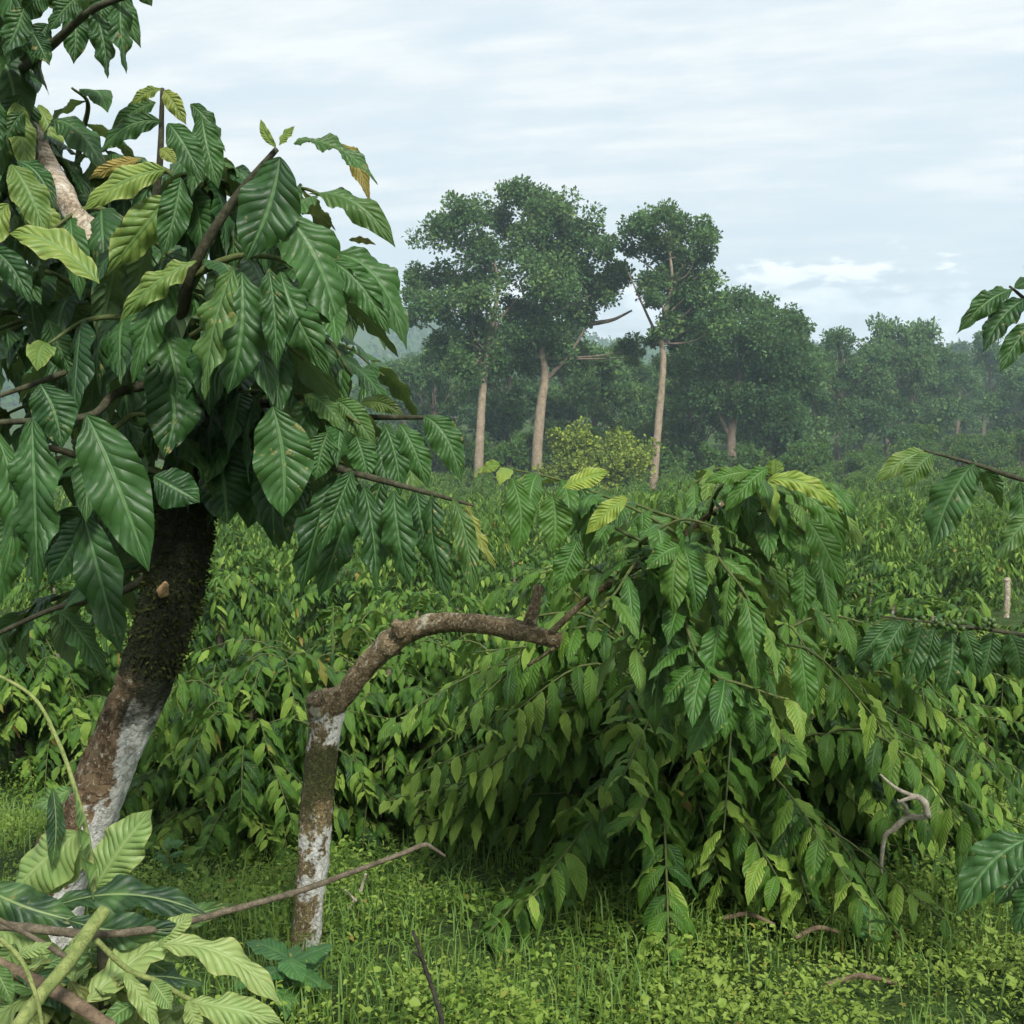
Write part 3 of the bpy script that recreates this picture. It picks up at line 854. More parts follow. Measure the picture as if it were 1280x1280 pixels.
# ------------------------------------------------------------------ bent coffee tree in the middle
def bent_tree():
    foot = ground_hit(383, 1185)
    d0 = float(np.dot(foot - CAM, FWD))
    t = thing("coffee_tree", "coffee tree with an upright lichen spotted stem whose limb arches right to a leafy crown", "coffee tree", foot)
    k = d0 / FPX
    b = Buf()
    tube(b, [foot - UP * .08, P(384, 1160, d0), P(390, 1090, d0), P(396, 1000, d0), P(404, 930, d0), P(410, 880, d0), P(413, 866, d0)],
         [24 * k, 19 * k, 19 * k, 20 * k, 19 * k, 24 * k, 15 * k], ns=26, n=80, rough=.26, knots=((.97, .12, .04),))
    b.build("trunk", BARK_BENT, t, foot)
    b = Buf()
    tube(b, pp([(404, 888, d0), (432, 866, d0 - .02), (462, 828, d0 - .06), (500, 795, d0 - .1), (548, 779, d0 - .14), (600, 780, d0 - .18), (650, 789, d0 - .22), (700, 802, d0 - .25)]),
         [16 * k, 14.5 * k, 13.5 * k, 13.5 * k, 12 * k, 11.5 * k, 11 * k, 8.5 * k], ns=22, n=90, rough=.24, knots=((.38, .22, .025), (.06, .3, .04), (.83, .12, .03)))
    b.build("limb", BARK_ARM, t, foot)
    for (a, c, r0) in (((398, 888, d0 - .03), (392, 872, d0 - .06), 13), ((500, 792, d0 - .13), (496, 778, d0 - .15), 9), ((663, 780, d0 - .22), (674, 732, d0 - .2), 8)):
        q = [P(*a), (P(*a) + P(*c)) / 2, P(*c)]
        b = Buf(); tube(b, q, [r0 * k, r0 * .85 * k, r0 * .75 * k], ns=14, n=14, rough=.35)
        b.build("sawn_stub", BARK_ARM, t, foot)
    # slender shoots and the crown
    S = Buf()
    tube(S, pp([(688, 792, d0 - .25), (725, 757, d0 - .3), (765, 728, d0 - .35), (830, 690, d0 - .4), (890, 640, d0 - .45), (950, 600, d0 - .45), (1000, 598, d0 - .45)]), [.009, .008, .008, .007, .006, .005, .003], ns=9, n=50, rough=.15)
    tube(S, pp([(660, 832, d0 - .2), (690, 812, d0 - .25), (700, 800, d0 - .25)]), [.004, .005, .006], ns=7, n=12, rough=.15)
    S.build("branches", BARK_ARM, t, foot)
    D = d0 - .42
    F = Leaves(); S2 = Buf()
    spec = [
        ([(880, 690, D), (800, 640, D - .05), (700, 600, D - .1), (612, 582, D - .15)], .15), ([(880, 660, D), (820, 640, D + .1), (760, 620, D + .1), (700, 625, D + .1)], .15),
        ([(830, 690, D), (850, 760, D - .15), (882, 835, D - .25), (935, 858, D - .3), (1000, 880, D - .3)], .165), ([(830, 690, D), (810, 730, D - .05), (800, 790, D - .1), (790, 840, D - .1)], .15),
        ([(890, 640, D), (960, 600, D - .1), (1020, 600, D - .1), (1062, 640, D - .1)], .155), ([(890, 640, D), (930, 600, D + .1), (900, 585, D + .1), (860, 610, D + .1)], .14),
        ([(890, 640, D), (960, 640, D - .1), (1010, 670, D - .15), (1045, 720, D - .15)], .155), ([(880, 660, D), (900, 700, D - .2), (930, 740, D - .25), (960, 800, D - .25)], .16),
        ([(830, 690, D), (800, 680, D - .15), (850, 650, D - .2), (900, 660, D - .25)], .15), ([(850, 680, D), (800, 720, D + .15), (760, 720, D + .15), (720, 690, D + .15)], .15),
        ([(890, 640, D), (950, 690, D + .15), (1000, 740, D + .2), (1040, 780, D + .2)], .15), ([(870, 680, D), (890, 760, D + .1), (940, 830, D + .1), (1000, 850, D + .1)], .155),
        ([(900, 640, D), (960, 620, D + .2), (1010, 610, D + .25), (1040, 640, D + .25)], .14), ([(830, 690, D), (770, 660, D), (730, 630, D), (690, 640, D)], .14),
        ([(860, 690, D), (830, 800, D), (850, 860, D), (880, 880, D)], .155),
        ([(870, 670, D), (940, 700, D - .1), (960, 780, D - .1), (990, 850, D - .1)], .155),
        ([(885, 650, D), (900, 610, D - .12), (940, 590, D - .15), (990, 610, D - .18)], .14),
        ([(850, 690, D), (800, 700, D - .15), (770, 740, D - .2), (750, 760, D - .2)], .15),
    ]
    for q, L in spec:
        shoot(F, S2, pp(q), [.005, .004, .003, .002], L * .98, .054, (.15, .65), droop=(.4, 1.3), tip_light=.55, wratio=.37, n=26, ns=6, old=.004)
    Hh = Leaves()
    for (bx, by, tx, ty, w, a, tn) in ((640, 597, 646, 694, 38, 4, .35), (690, 618, 692, 690, 46, 4, .5), (722, 676, 698, 738, 40, 4, .25), (625, 582, 602, 592, 18, 8, .8), (705, 610, 762, 590, 28, 8, .75), (784, 622, 732, 668, 28, 8, .85),
                                       (850, 683, 808, 712, 32, 8, .5), (856, 684, 872, 768, 42, 4, .3), (848, 684, 842, 770, 40, 4, .35), (880, 832, 838, 900, 42, 6, .25), (868, 834, 826, 885, 36, 6, .3),
                                       (930, 858, 906, 925, 42, 4, .22), (936, 860, 946, 935, 40, 4, .2), (915, 856, 858, 950, 52, 6, .12), (902, 852, 884, 912, 36, 4, .3), (898, 780, 888, 860, 44, 4, .2), (940, 790, 935, 855, 44, 4, .2),
                                       (915, 780, 960, 850, 36, 6, .25), (1000, 810, 1010, 900, 36, 8, .3), (960, 600, 1050, 640, 28, 22, .6), (985, 598, 1062, 665, 34, 24, .5), (990, 610, 1058, 690, 34, 20, .4), (1010, 650, 1055, 735, 40, 12, .35),
                                       (1005, 705, 1000, 775, 34, 4, .35), (940, 590, 880, 604, 26, 14, .6), (960, 585, 905, 640, 30, 14, .5), (968, 574, 968, 598, 26, 0, .6)):
        hl(Hh, (bx, by), (tx, ty), w, D - .22 + rng.uniform(-.06, .06), a, tn)
    fb = Buf(); F.to(fb, 26, 6, corr=1.1); Hh.to(fb, 36, 8, corr=1.15)
    fb.build("foliage", LEAF_NEAR2, t, foot)
    S2.build("shoots", TWIG, t, foot)


LEAF_NEAR2 = leaf_material("coffee_leaf_light", (.013, .050, .010), (.044, .112, .018), (.23, .30, .045), rough=.48, transl=.20, spec=.28, vein_col=(.12, .23, .07))
bent_tree()


# ------------------------------------------------------------------ coffee tree whose twigs reach in at the right edge
def right_tree():
    foot = P(1560, 1200, 2.15)
    foot = np.array([foot[0], foot[1], float(H(foot[0], foot[1]))])
    t = thing("coffee_tree", "coffee tree at the right edge whose leafy twigs and berry twig reach into view", "coffee tree", foot)
    b = Buf()
    top = P(1500, 300, 2.1)
    tube(b, [foot - UP * .1, P(1545, 900, 2.15), P(1520, 600, 2.1), top], [.06, .045, .03, .015], ns=18, n=60, rough=.22)
    b.build("trunk", BARK_BUSH, t, foot)
    S = Buf(); Z = Leaves(); F = Leaves()
    tube(S, pp([(1510, 480, 2.1), (1400, 430, 1.95), (1300, 385, 1.85), (1262, 358, 1.82)]), [.009, .006, .004, .002], ns=8, n=30, rough=.1)
    tube(S, pp([(1525, 680, 2.1), (1400, 630, 2.15), (1280, 600, 2.2), (1218, 580, 2.2), (1155, 563, 2.2)]), [.009, .007, .005, .004, .002], ns=8, n=36, rough=.1)
    tube(S, pp([(1535, 850, 2.15), (1400, 820, 2.3), (1290, 796, 2.4), (1220, 785, 2.4), (1100, 770, 2.42)]), [.009, .007, .005, .004, .002], ns=8, n=36, rough=.1)
    tube(S, pp([(1540, 1000, 2.1), (1420, 1020, 1.7), (1340, 1030, 1.4), (1288, 1048, 1.25)]), [.009, .007, .005, .003], ns=8, n=30, rough=.1)
    S.build("branches", TWIG_DARK, t, foot)
    hl(Z, (1266, 362), (1195, 418), 32, 1.82, 18, .15); hl(Z, (1282, 374), (1229, 440), 40, 1.82, 12, .12); hl(Z, (1292, 400), (1250, 466), 32, 1.82, 8, .15); hl(Z, (1268, 360), (1300, 350), 22, 1.82, 4, .3)
    hl(Z, (1160, 565), (1094, 604), 30, 2.2, 14, .7); hl(Z, (1166, 567), (1130, 612), 34, 2.15, 8, .6, face=(-.3, -1, .7)); hl(Z, (1214, 582), (1166, 688), 58, 2.12, 8, .2); hl(Z, (1218, 580), (1182, 640), 40, 2.18, 8, .15)
    hl(Z, (1222, 580), (1252, 636), 26, 2.22, 8, .4); hl(Z, (1292, 640), (1244, 702), 30, 2.1, 10, .6); hl(Z, (1275, 602), (1285, 690), 34, 2.2, 4, .4)
    for (bx, by, tx, ty, w, tn) in ((1118, 776, 1068, 832, 30, .2), (1130, 777, 1092, 842, 32, .15), (1152, 782, 1132, 850, 36, .3), (1168, 784, 1148, 858, 30, .25), (1190, 788, 1180, 868, 46, .1), (1205, 786, 1222, 850, 26, .3), (1240, 790, 1228, 850, 34, .2), (1262, 792, 1275, 850, 34, .2)):
        hl(Z, (bx, by), (tx, ty), w, 2.38 + rng.uniform(-.05, .05), 5, tn, wv=1.4)
    hl(Z, (1292, 1046), (1198, 1142), 60, 1.25, 20, .35, face=(-.5, -.8, .8)); hl(Z, (1294, 1066), (1244, 1132), 44, 1.28, 8, .2); hl(Z, (1298, 1100), (1268, 1168), 40, 1.25, 8, .25)
    fb = Buf(); Z.to(fb, 40, 8, corr=1.1)
    for q in ([(1520, 600, 2.1), (1450, 520, 2.3), (1380, 520, 2.4), (1330, 560, 2.4)], [(1500, 320, 2.1), (1440, 280, 2.1), (1380, 270, 2.0), (1340, 300, 1.95)], [(1540, 850, 2.15), (1470, 850, 2.4), (1400, 870, 2.5), (1340, 900, 2.5)],
              [(1500, 300, 2.1), (1560, 250, 2.2), (1640, 260, 2.2), (1700, 300, 2.2)], [(1530, 700, 2.1), (1620, 640, 2.2), (1700, 660, 2.3), (1760, 720, 2.3)], [(1520, 600, 2.1), (1600, 540, 1.9), (1660, 540, 1.8), (1700, 600, 1.7)],
              [(1515, 450, 2.1), (1480, 400, 2.5), (1500, 380, 2.8), (1520, 420, 3.0)]):
        shoot(F, None, pp(q), [.005, .003], .16, .06, (.05, .4), n=24)
    F.to(fb, 16, 4, corr=1.)
    fb.build("foliage", LEAF_NEAR, t, foot)
    # berry clusters
    for bx in (1148, 1172, 1194, 1238):
        bb = Buf()
        for q in range(9):
            c = P(bx + rng.normal(0, 5), 777 + rng.normal(3, 4), 2.39 + rng.normal(0, .009))
            r = rng.uniform(.005, .0075)
            tube(bb, [c - UP * r, c - UP * r * .7, c, c + UP * r * .7, c + UP * r], [.0005, r * .75, r, r * .75, .0005], ns=8, n=9, tone=rng.uniform(.1, .5), cap=False)
        bb.build("berry_cluster", BERRY, t, foot)


right_tree()


# ------------------------------------------------------------------ brush pile, lower left
def cut_branch(label, pts, rads, mat, leaves=(), name="cut_branch", ns=12, rough=.15, shoots=()):
    pts = pp(pts) if len(pts[0]) == 3 and not isinstance(pts[0], np.ndarray) else pts
    base = np.asarray(pts[0])
    t = thing(name, label, "cut branch", base, None)
    b = Buf(); tube(b, pts, rads, ns=ns, n=max(30, len(pts) * 9), rough=rough)
    n = len(pts)
    b.build("stem", mat, t, base)
    for q in shoots:
        b = Buf(); tube(b, pp(q[0]), q[1], ns=8, n=24, rough=.12); b.build("side_shoot", q[2] if len(q) > 2 else mat, t, base)
    for a in leaves:
        L1 = Leaves(); hl(L1, *a[0], **a[1])
        b = Buf(); L1.to(b, 40, 10, corr=a[1].get('_c', .7) if False else .6, fold=.35)
        b.build("leaf", LEAF_PALE, t, base)
    return t


def brush_pile():
    k = 1.3 / FPX
    lf = lambda b, t, w, d, **kw: ((b, t, w, d), kw)
    cut_branch("long thin grey brown cut twig reaching right from the brush pile across the lichen stem",
               [(-30, 1155, 1.25), (40, 1160, 1.25), (118, 1168, 1.26), (200, 1160, 1.3), (280, 1140, 1.36), (370, 1115, 1.42), (430, 1094, 1.46), (500, 1068, 1.5), (530, 1056, 1.52), (541, 1060, 1.52), (556, 1070, 1.53)],
               [5.5 * k, 5.5 * k, 5 * k, 4.6 * k, 4.4 * k, 4.2 * k, 3.8 * k, 3.6 * k, 3.4 * k, 2.6 * k, 2 * k], TWIG_GREY, rough=.3)
    cut_branch("forked green cut branch with a broken top lying over the brush pile",
               [(10, 1300, 1.12), (50, 1245, 1.15), (88, 1200, 1.18), (108, 1168, 1.2), (132, 1136, 1.22)], [8 * k, 7.5 * k, 8 * k, 8.5 * k, 8 * k], TWIG_GREEN,
               leaves=[lf((100, 1166), (78, 1206), 10, 1.2, tone=.9)],
               shoots=[([(88, 1200, 1.18), (45, 1174, 1.17), (-5, 1148, 1.16)], [3.5 * k, 3 * k, 2.5 * k], TWIG_GREY)])
    cut_branch("dark brown broken stub with big dark leaves standing in the brush pile",
               [(133, 1290, 1.3), (130, 1210, 1.3), (128, 1138, 1.3)], [9 * k, 8 * k, 7 * k], TWIG_DARK, rough=.35,
               leaves=[lf((62, 1135), (262, 1145), 50, 1.36, tone=.08, arch=26, face=(.1, -.5, 1)), lf((85, 1150), (230, 1158), 46, 1.30, tone=.0, arch=4, face=(0, -1, .5)), lf((150, 1190), (290, 1130), 40, 1.42, tone=.1, face=(0, -.5, 1)),
                       lf((140, 1180), (225, 1225), 50, 1.34, tone=.15, face=(0, -.8, .8))])
    cut_branch("cut shoot with upright pale green leaves in front of the mossy trunk",
               [(-20, 835, 1.45), (40, 870, 1.42), (72, 925, 1.4), (95, 990, 1.38), (112, 1060, 1.37), (118, 1130, 1.36)], [2 * k, 2.4 * k, 2.6 * k, 3 * k, 3.4 * k, 4 * k], TWIG_GREEN,
               leaves=[lf((117, 1125), (93, 984), 30, 1.34, tone=.62, face=(-1, -.6, .2)), lf((120, 1108), (190, 1012), 66, 1.4, tone=.75, face=(-.2, -1, .2)), lf((98, 1040), (12, 1120), 74, 1.38, tone=.85, face=(-.2, -1, .5)),
                       lf((66, 985), (64, 1085), 24, 1.36, tone=.15), lf((92, 985), (40, 1010), 26, 1.42, tone=.4), lf((110, 1060), (52, 1120), 40, 1.42, tone=.7)])
    cut_branch("cut branch in the brush pile with rolled pale yellow green leaves at its right end",
               [(120, 1175, 1.22), (160, 1212, 1.24), (200, 1228, 1.26), (240, 1250, 1.28), (300, 1262, 1.3)], [3.5 * k, 3.4 * k, 3.2 * k, 3 * k, 2 * k], TWIG_GREEN,
               leaves=[lf((203, 1180), (352, 1257), 50, 1.28, tone=.95, arch=22, face=(.5, -.4, 1)), lf((232, 1252), (355, 1280), 44, 1.26, tone=.9, arch=10, face=(.1, -.5, 1)), lf((198, 1186), (242, 1142), 34, 1.3, tone=.92, wv=2.),
                       lf((155, 1215), (200, 1290), 26, 1.22, tone=.8), lf((205, 1200), (260, 1180), 24, 1.3, tone=.8, wv=2.), lf((190, 1226), (215, 1262), 30, 1.24, tone=.7), lf((235, 1250), (250, 1300), 24, 1.24, tone=.85)])
    cut_branch("reddish brown bare cut branch lying lowest at the front of the brush pile",
               [(-20, 1195, 1.3), (30, 1220, 1.26), (80, 1245, 1.22), (140, 1285, 1.18)], [7 * k, 8 * k, 8 * k, 7 * k], BARK_CUT)
    cut_branch("thin curved green shoot bending down at the left edge of the brush pile",
               [(-10, 1165, 1.12), (25, 1198, 1.11), (45, 1245, 1.1), (56, 1300, 1.1)], [2.6 * k, 2.5 * k, 2.3 * k, 2 * k], TWIG_GREEN,
               leaves=[lf((-12, 1200), (16, 1256), 26, 1.12, tone=.3), lf((20, 1195), (66, 1178), 20, 1.14, tone=.8)])
    cut_branch("cut branch at the left edge of the brush pile carrying a blackish drooping leaf",
               [(-40, 1120, 1.34), (0, 1128, 1.33), (50, 1142, 1.33), (100, 1152, 1.33)], [4 * k, 4 * k, 3 * k, 2 * k], TWIG_DARK,
               leaves=[lf((-25, 1108), (106, 1154), 54, 1.32, tone=.0, arch=10, face=(.1, -.9, .6)), lf((-10, 1160), (70, 1190), 44, 1.34, tone=.7, face=(0, -.4, 1)), lf((20, 1180), (-20, 1240), 40, 1.3, tone=.6), lf((40, 1180), (100, 1230), 46, 1.34, tone=.75, face=(0, -.5, 1))])
    # the heap underneath: older prunings, one object (a tangle)
    hb = Buf(); L1 = Leaves()
    for _ in range(520):
        px, py = rng.uniform(-60, 235), rng.uniform(1160, 1420)
        if py < 1180 + max(0, px - 120) * .7: continue
        p = P(px, py, rng.uniform(1.24, 1.5))
        p[2] -= .02
        a = rng.random() * 6.28
        L = rng.uniform(.05, .13)
        leaf_on(L1, p, np.array([math.cos(a), math.sin(a), rng.normal(0, .3)]), L, L * .42, rng.uniform(-.2, .9), rng.choice([.05, .3, .55, .8, .95]), rng.choice([0, 0, 0, .2, .4]), wv=2.)
    for _ in range(420):
        x, y = rng.uniform(-1.1, -.38), rng.uniform(.85, 1.5)
        top = .62 - .5 * max(0, x + .35)
        g = float(H(x, y)); p = np.array([x, y, g + rng.random() * max(.05, top - g) * .8])
        a = rng.random() * 6.28; L = rng.uniform(.08, .16)
        leaf_on(L1, p, np.array([math.cos(a), math.sin(a), rng.normal(0, .3)]), L, L * .42, rng.uniform(-.2, .9), rng.choice([.05, .2, .4, .6]), rng.choice([0, 0, .2, .5]), wv=2.)
    L1.to(hb, 14, 4, corr=.6)
    o = hb.build("leaf_litter", LEAF_PALE); o["kind"] = "stuff"
    o["label"] = "tangled heap of wilting pruned coffee leaves under the cut branches"; o["category"] = "leaf heap"


TWIG_GREEN = bark_material("fresh_green_stem", (.13, .17, .05), (.22, .25, .085), scale=45, bump=.25)
brush_pile()


# ------------------------------------------------------------------ small things in the clearing
def broad_weed(px, py, label, size=.085, n=9, tone=.35):
    p = ground_hit(px, py)
    t = thing("weed_plant", label, "weed", p)
    b = Buf(); top = p + UP * .14
    tube(b, [p - UP * .03, p + UP * .07, top], [.005, .004, .003], ns=7, n=10); b.build("stem", TWIG_GREEN, t, p)
    L1 = Leaves()
    for i in range(n):
        a = i * 2.4
        q = p + UP * (.05 + .09 * i / n)
        leaf_on(L1, q, np.array([math.cos(a), math.sin(a), .3]), size * rng.uniform(.8, 1.2), size * .5, rng.uniform(-.1, .5), tone + rng.uniform(-.1, .2))
    b = Buf(); L1.to(b, 16, 6, corr=.5); b.build("leaves", LEAF_WEED, t, p)


LEAF_WEED = leaf_material("broad_weed_leaf", (.03, .09, .03), (.06, .16, .04), (.14, .26, .06), rough=.5, transl=.3, vein_col=(.12, .22, .08))
broad_weed(365, 1262, "broad leaved weed with bright green leaves at the foot of the lichen stem", .125, 11)
broad_weed(212, 1105, "small broad leaved weed between the mossy trunk and the lichen stem", .07)
broad_weed(700, 1150, "low rosette weed in the grass below the drooping middle bush", .06, 8, .5)
broad_weed(1085, 1200, "low pale weed in the grass below the bleached dead twig", .06, 8, .6)


def stick(name, label, cat, pts, rads, mat, sides=()):
    base = pts[0]
    t = thing(name, label, cat, base)
    b = Buf(); tube(b, pts, rads, ns=10, n=max(20, len(pts) * 8), rough=.3); b.build("stem", mat, t, base)
    for q, r in sides:
        b = Buf(); tube(b, q, r, ns=8, n=16, rough=.3); b.build("fork", mat, t, base)


g0 = P(556, 1320, 2.0)
stick("bare_stick", "thin black bare stick standing upright in the front grass", "stick", [np.array([g0[0], g0[1], float(H(g0[0], g0[1])) - .05]), P(553, 1290, 2.02), P(545, 1250, 2.05), P(530, 1205, 2.08), P(516, 1163, 2.1)], [.005, .005, .0045, .004, .003], STICK,
      sides=[([P(530, 1205, 2.08), P(524, 1196, 2.06), P(516, 1190, 2.05)], [.003, .0025, .002])])
dw = P(1102, 1060, 3.08)
stick("dead_twig", "bleached hooked dead twig beside the dark middle bushes", "dead twig", [np.array([dw[0], dw[1], float(H(dw[0], dw[1]))]), P(1104, 1056, 3.08), P(1118, 1036, 3.06), P(1134, 1022, 3.04), P(1150, 1022, 3.01), P(1162, 1020, 2.98)],
      [.004, .006, .008, .009, .008, .005], DEADWOOD,
      sides=[([P(1160, 1020, 2.98), P(1156, 1004, 2.98), P(1144, 996, 2.98), P(1122, 1003, 2.98)], [.009, .011, .008, .003]), ([P(1134, 1020, 3.04), P(1132, 1008, 3.01), P(1122, 1000, 2.98)], [.007, .006, .003]), ([P(1144, 996, 2.98), P(1120, 985, 3.01), P(1100, 968, 3.04)], [.006, .005, .003])])
a = ground_hit(436, 1140)
stick("dead_twig", "pale dry forked twig in the grass right of the lichen stem", "dead twig", [a + UP * .01, a + np.array([.03, .01, .05]), a + np.array([.05, .02, .11])], [.006, .006, .004], DEADWOOD, sides=[([a + np.array([.02, .01, .03]), a + np.array([-.01, 0, .07])], [.005, .003])])
for (px, py, ang, ln, lab) in ((935, 1180, -.4, .14, "short dark brown twig lying in the grass below the middle bush"), (1020, 1198, .1, .12, "short brown twig lying in the bright grass, right of the middle bush"), (1075, 1262, -.1, .16, "dry brown stick lying low in the grass at the front right")):
    a = ground_hit(px, py)
    v = np.array([math.cos(ang), math.sin(ang), 0])
    stick("fallen_twig", lab, "fallen twig", [a + UP * .06 - v * ln / 2, a + UP * .085, a + UP * .07 + v * ln / 2], [.006, .007, .004], BARK_CUT)


def yellow_leaf(label, b, t_, w, d, age, arch):
    L1 = Leaves(); hl(L1, b, t_, w, d, arch, .9, age)
    bb = Buf(); L1.to(bb, 20, 4, corr=.4, fold=.6)
    c = P(b[0], b[1], d)
    o = bb.build("fallen_leaf", LEAF_PALE, None, c); o.location = c
    tag(o, label, "fallen leaf")


yellow_leaf("curled bright yellow fallen leaf caught below the bushes on the right", (1064, 1120), (1028, 1102), 10, 3.35, .55, 10)

p = POST
b = Buf(); tube(b, [np.array([0, 0, -.1]), np.array([.01, 0, .3]), np.array([0, .02, .6])], [.055, .045, .045], ns=10, n=14, rough=.2)
tube(b, [np.array([0, .02, .59]), np.array([0, .02, .63])], [.055, .03], ns=10, n=6)
o = b.build("marker_post", BARK_PALE); o.location = p
tag(o, "short whitish wooden post standing on the coffee slope at the far right", "post")


# ------------------------------------------------------------------ forest
def crown(buf, clumps, dens, lsize, tone=(.1, .6), flat=1.):
    """CLUMPS: (centre, radius). Leaf sprays gathered on boughs through the volume."""
    for (c, r) in clumps:
        c = np.asarray(c, float)
        ns_ = max(6, int(15 * (r / 2.5) ** 1.2))
        n = max(8, int(dens * r * r))
        dv = nrmz(rng.normal(0, 1, (ns_, 3)))
        dv[:, 2] = np.where(dv[:, 2] < -.6, -dv[:, 2] * .8, dv[:, 2])
        sub = c + dv * r * rng.uniform(.25, .95, (ns_, 1)) * np.array([1, 1, flat])
        sr = r * rng.uniform(.28, .55, ns_)
        st = rng.uniform(tone[0], tone[1], ns_)
        i = rng.integers(0, ns_, n)
        off = nrmz(rng.normal(0, 1, (n, 3))) * (rng.random((n, 1)) ** .45)
        p = sub[i] + off * sr[i][:, None] * np.array([1.1, 1.1, .92])
        d = nrmz(off + rng.normal(0, .7, (n, 3)))
        s = nrmz(np.cross(d, rng.normal(0, 1, (n, 3)) + UP * .8))
        L = lsize * rng.uniform(.6, 1.4, n)
        tn = np.clip(st[i] + rng.normal(0, .12, n), 0, 1)
        cards(buf, p, d, s, L * rng.uniform(.5, .8, n), L, tn)


def surveyed_tree(label, d, trunk, tr, clumps, boughs=(), tone=(.1, .75), bark=None, dens=150, lsize=.30, depth=1.0, name="forest_tree"):
    k = d / FPX
    foot = P(trunk[0][0], trunk[0][1], d)
    z = float(H(foot[0], foot[1])); foot = np.array([foot[0], foot[1], z])
    t = thing(name, label, "tree", foot)
    b = Buf()
    pts = [foot - UP * .5] + [P(x, y, d) for x, y in trunk[0:]]
    if pts[1][2] < foot[2]: pts.pop(1)
    rads = list(np.interp(np.linspace(0, 1, len(pts)), [0, .55, 1], [tr * 1.0, tr * .6, tr * .18]))
    tube(b, pts, [r * k for r in rads], ns=12, n=40, rough=.15)
    b.build("trunk", bark or BARK_TREE, t, foot)
    cl = []
    for (x, y, r) in clumps:
        c = P(x, y, d) + FWD * rng.normal(0, depth * r * k)
        cl.append((c, r * k * rng.uniform(1.02, 1.25)))
    bb = Buf(); top = P(trunk[-1][0], trunk[-1][1], d)
    for (c, r) in cl:
        q0 = P(*trunk[2], d); q1 = P(*trunk[-2], d)
        lead = catmull([q0, P(*trunk[-3], d), q1, top], 40)
        want = c[2] - rng.uniform(.35, .8) * np.linalg.norm((c - top)[:2]) - .8
        st_ = lead[int(np.argmin(np.abs(lead[:, 2] - np.clip(want, P(*trunk[-3], d)[2] - 1.2, top[2]))))]
        m = (st_ + c) / 2 + UP * rng.uniform(-.5, .2) + jit(.4)
        tube(bb, [st_, m, c], [tr * .26 * k, tr * .16 * k, .03], ns=6, n=12, rough=.1)
    for q in boughs:
        tube(bb, [P(x, y, d) for x, y in q], [tr * .42 * k, tr * .28 * k, tr * .14 * k], ns=8, n=16, rough=.15)
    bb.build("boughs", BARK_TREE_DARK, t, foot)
    cb = Buf(); crown(cb, cl, dens, lsize, tone); cb.build("crown", TREE_LEAF, t, foot, smooth=False)


Zm = lambda x, y, r: (480 + x / 1.6, 180 + y / 1.6, r / 1.6)
surveyed_tree("tall pale trunked forest tree standing farthest left with a wide airy crown", 88, [(597, 612), (600, 545), (604, 480), (611, 425), (622, 360), (612, 300)], 6.5,
              [Zm(*q) for q in ((110, 190, 48), (70, 265, 42), (60, 300, 30), (165, 155, 46), (140, 275, 60), (190, 225, 50), (220, 290, 50), (180, 345, 50), (110, 350, 42), (130, 400, 48), (200, 400, 52), (60, 345, 26), (215, 450, 40), (150, 450, 40))],
              boughs=[[(606, 460), (585, 425), (560, 400)], [(608, 440), (625, 400), (650, 370)]], dens=420)
surveyed_tree("tallest forest tree with a forked brown trunk and the highest crown in the group", 90, [(671, 570), (676, 510), (681, 470), (676, 430), (668, 350), (684, 270)], 8,
              [Zm(q[0], q[1] + 16, q[2]) for q in ((265, 105, 42), (310, 115, 46), (235, 140, 42), (350, 145, 50), (405, 165, 44), (425, 205, 40), (290, 190, 56), (360, 220, 60), (400, 265, 56), (450, 275, 44), (470, 255, 26), (330, 290, 60), (265, 320, 44), (390, 330, 50), (300, 360, 54), (340, 400, 46), (370, 400, 46), (490, 395, 30), (290, 420, 44), (500, 410, 22))],
              boughs=[[(680, 478), (710, 445), (735, 405)], [(735, 405), (765, 400), (790, 388)], [(676, 440), (660, 390), (650, 350)]], dens=460)
surveyed_tree("slender pale trunked forest tree with a tall narrow crown, right of the tallest one", 86, [(817, 602), (823, 530), (829, 455), (827, 412), (840, 350), (832, 290)], 6.2,
              [Zm(q[0], q[1] + 18, q[2]) for q in ((500, 165, 34), (545, 150, 42), (590, 160, 46), (630, 185, 40), (645, 212, 24), (570, 200, 44), (610, 235, 44), (540, 270, 36), (580, 285, 48), (630, 280, 44), (660, 310, 40), (615, 335, 48), (660, 350, 30), (575, 350, 34), (535, 300, 24), (490, 195, 20), (540, 370, 22), (590, 385, 22))],
              boughs=[[(828, 430), (812, 400), (785, 340)], [(828, 430), (850, 400), (870, 380)]], dens=460)
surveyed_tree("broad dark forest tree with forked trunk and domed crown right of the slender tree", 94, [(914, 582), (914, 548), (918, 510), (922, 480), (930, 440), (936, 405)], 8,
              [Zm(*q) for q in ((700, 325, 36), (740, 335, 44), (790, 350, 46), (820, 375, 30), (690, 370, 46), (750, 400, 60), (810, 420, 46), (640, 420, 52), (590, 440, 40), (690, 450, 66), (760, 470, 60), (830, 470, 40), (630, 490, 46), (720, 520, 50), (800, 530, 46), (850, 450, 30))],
              boughs=[[(914, 550), (900, 520), (890, 490)]], bark=BARK_TREE_DARK, tone=(.05, .45), dens=460)

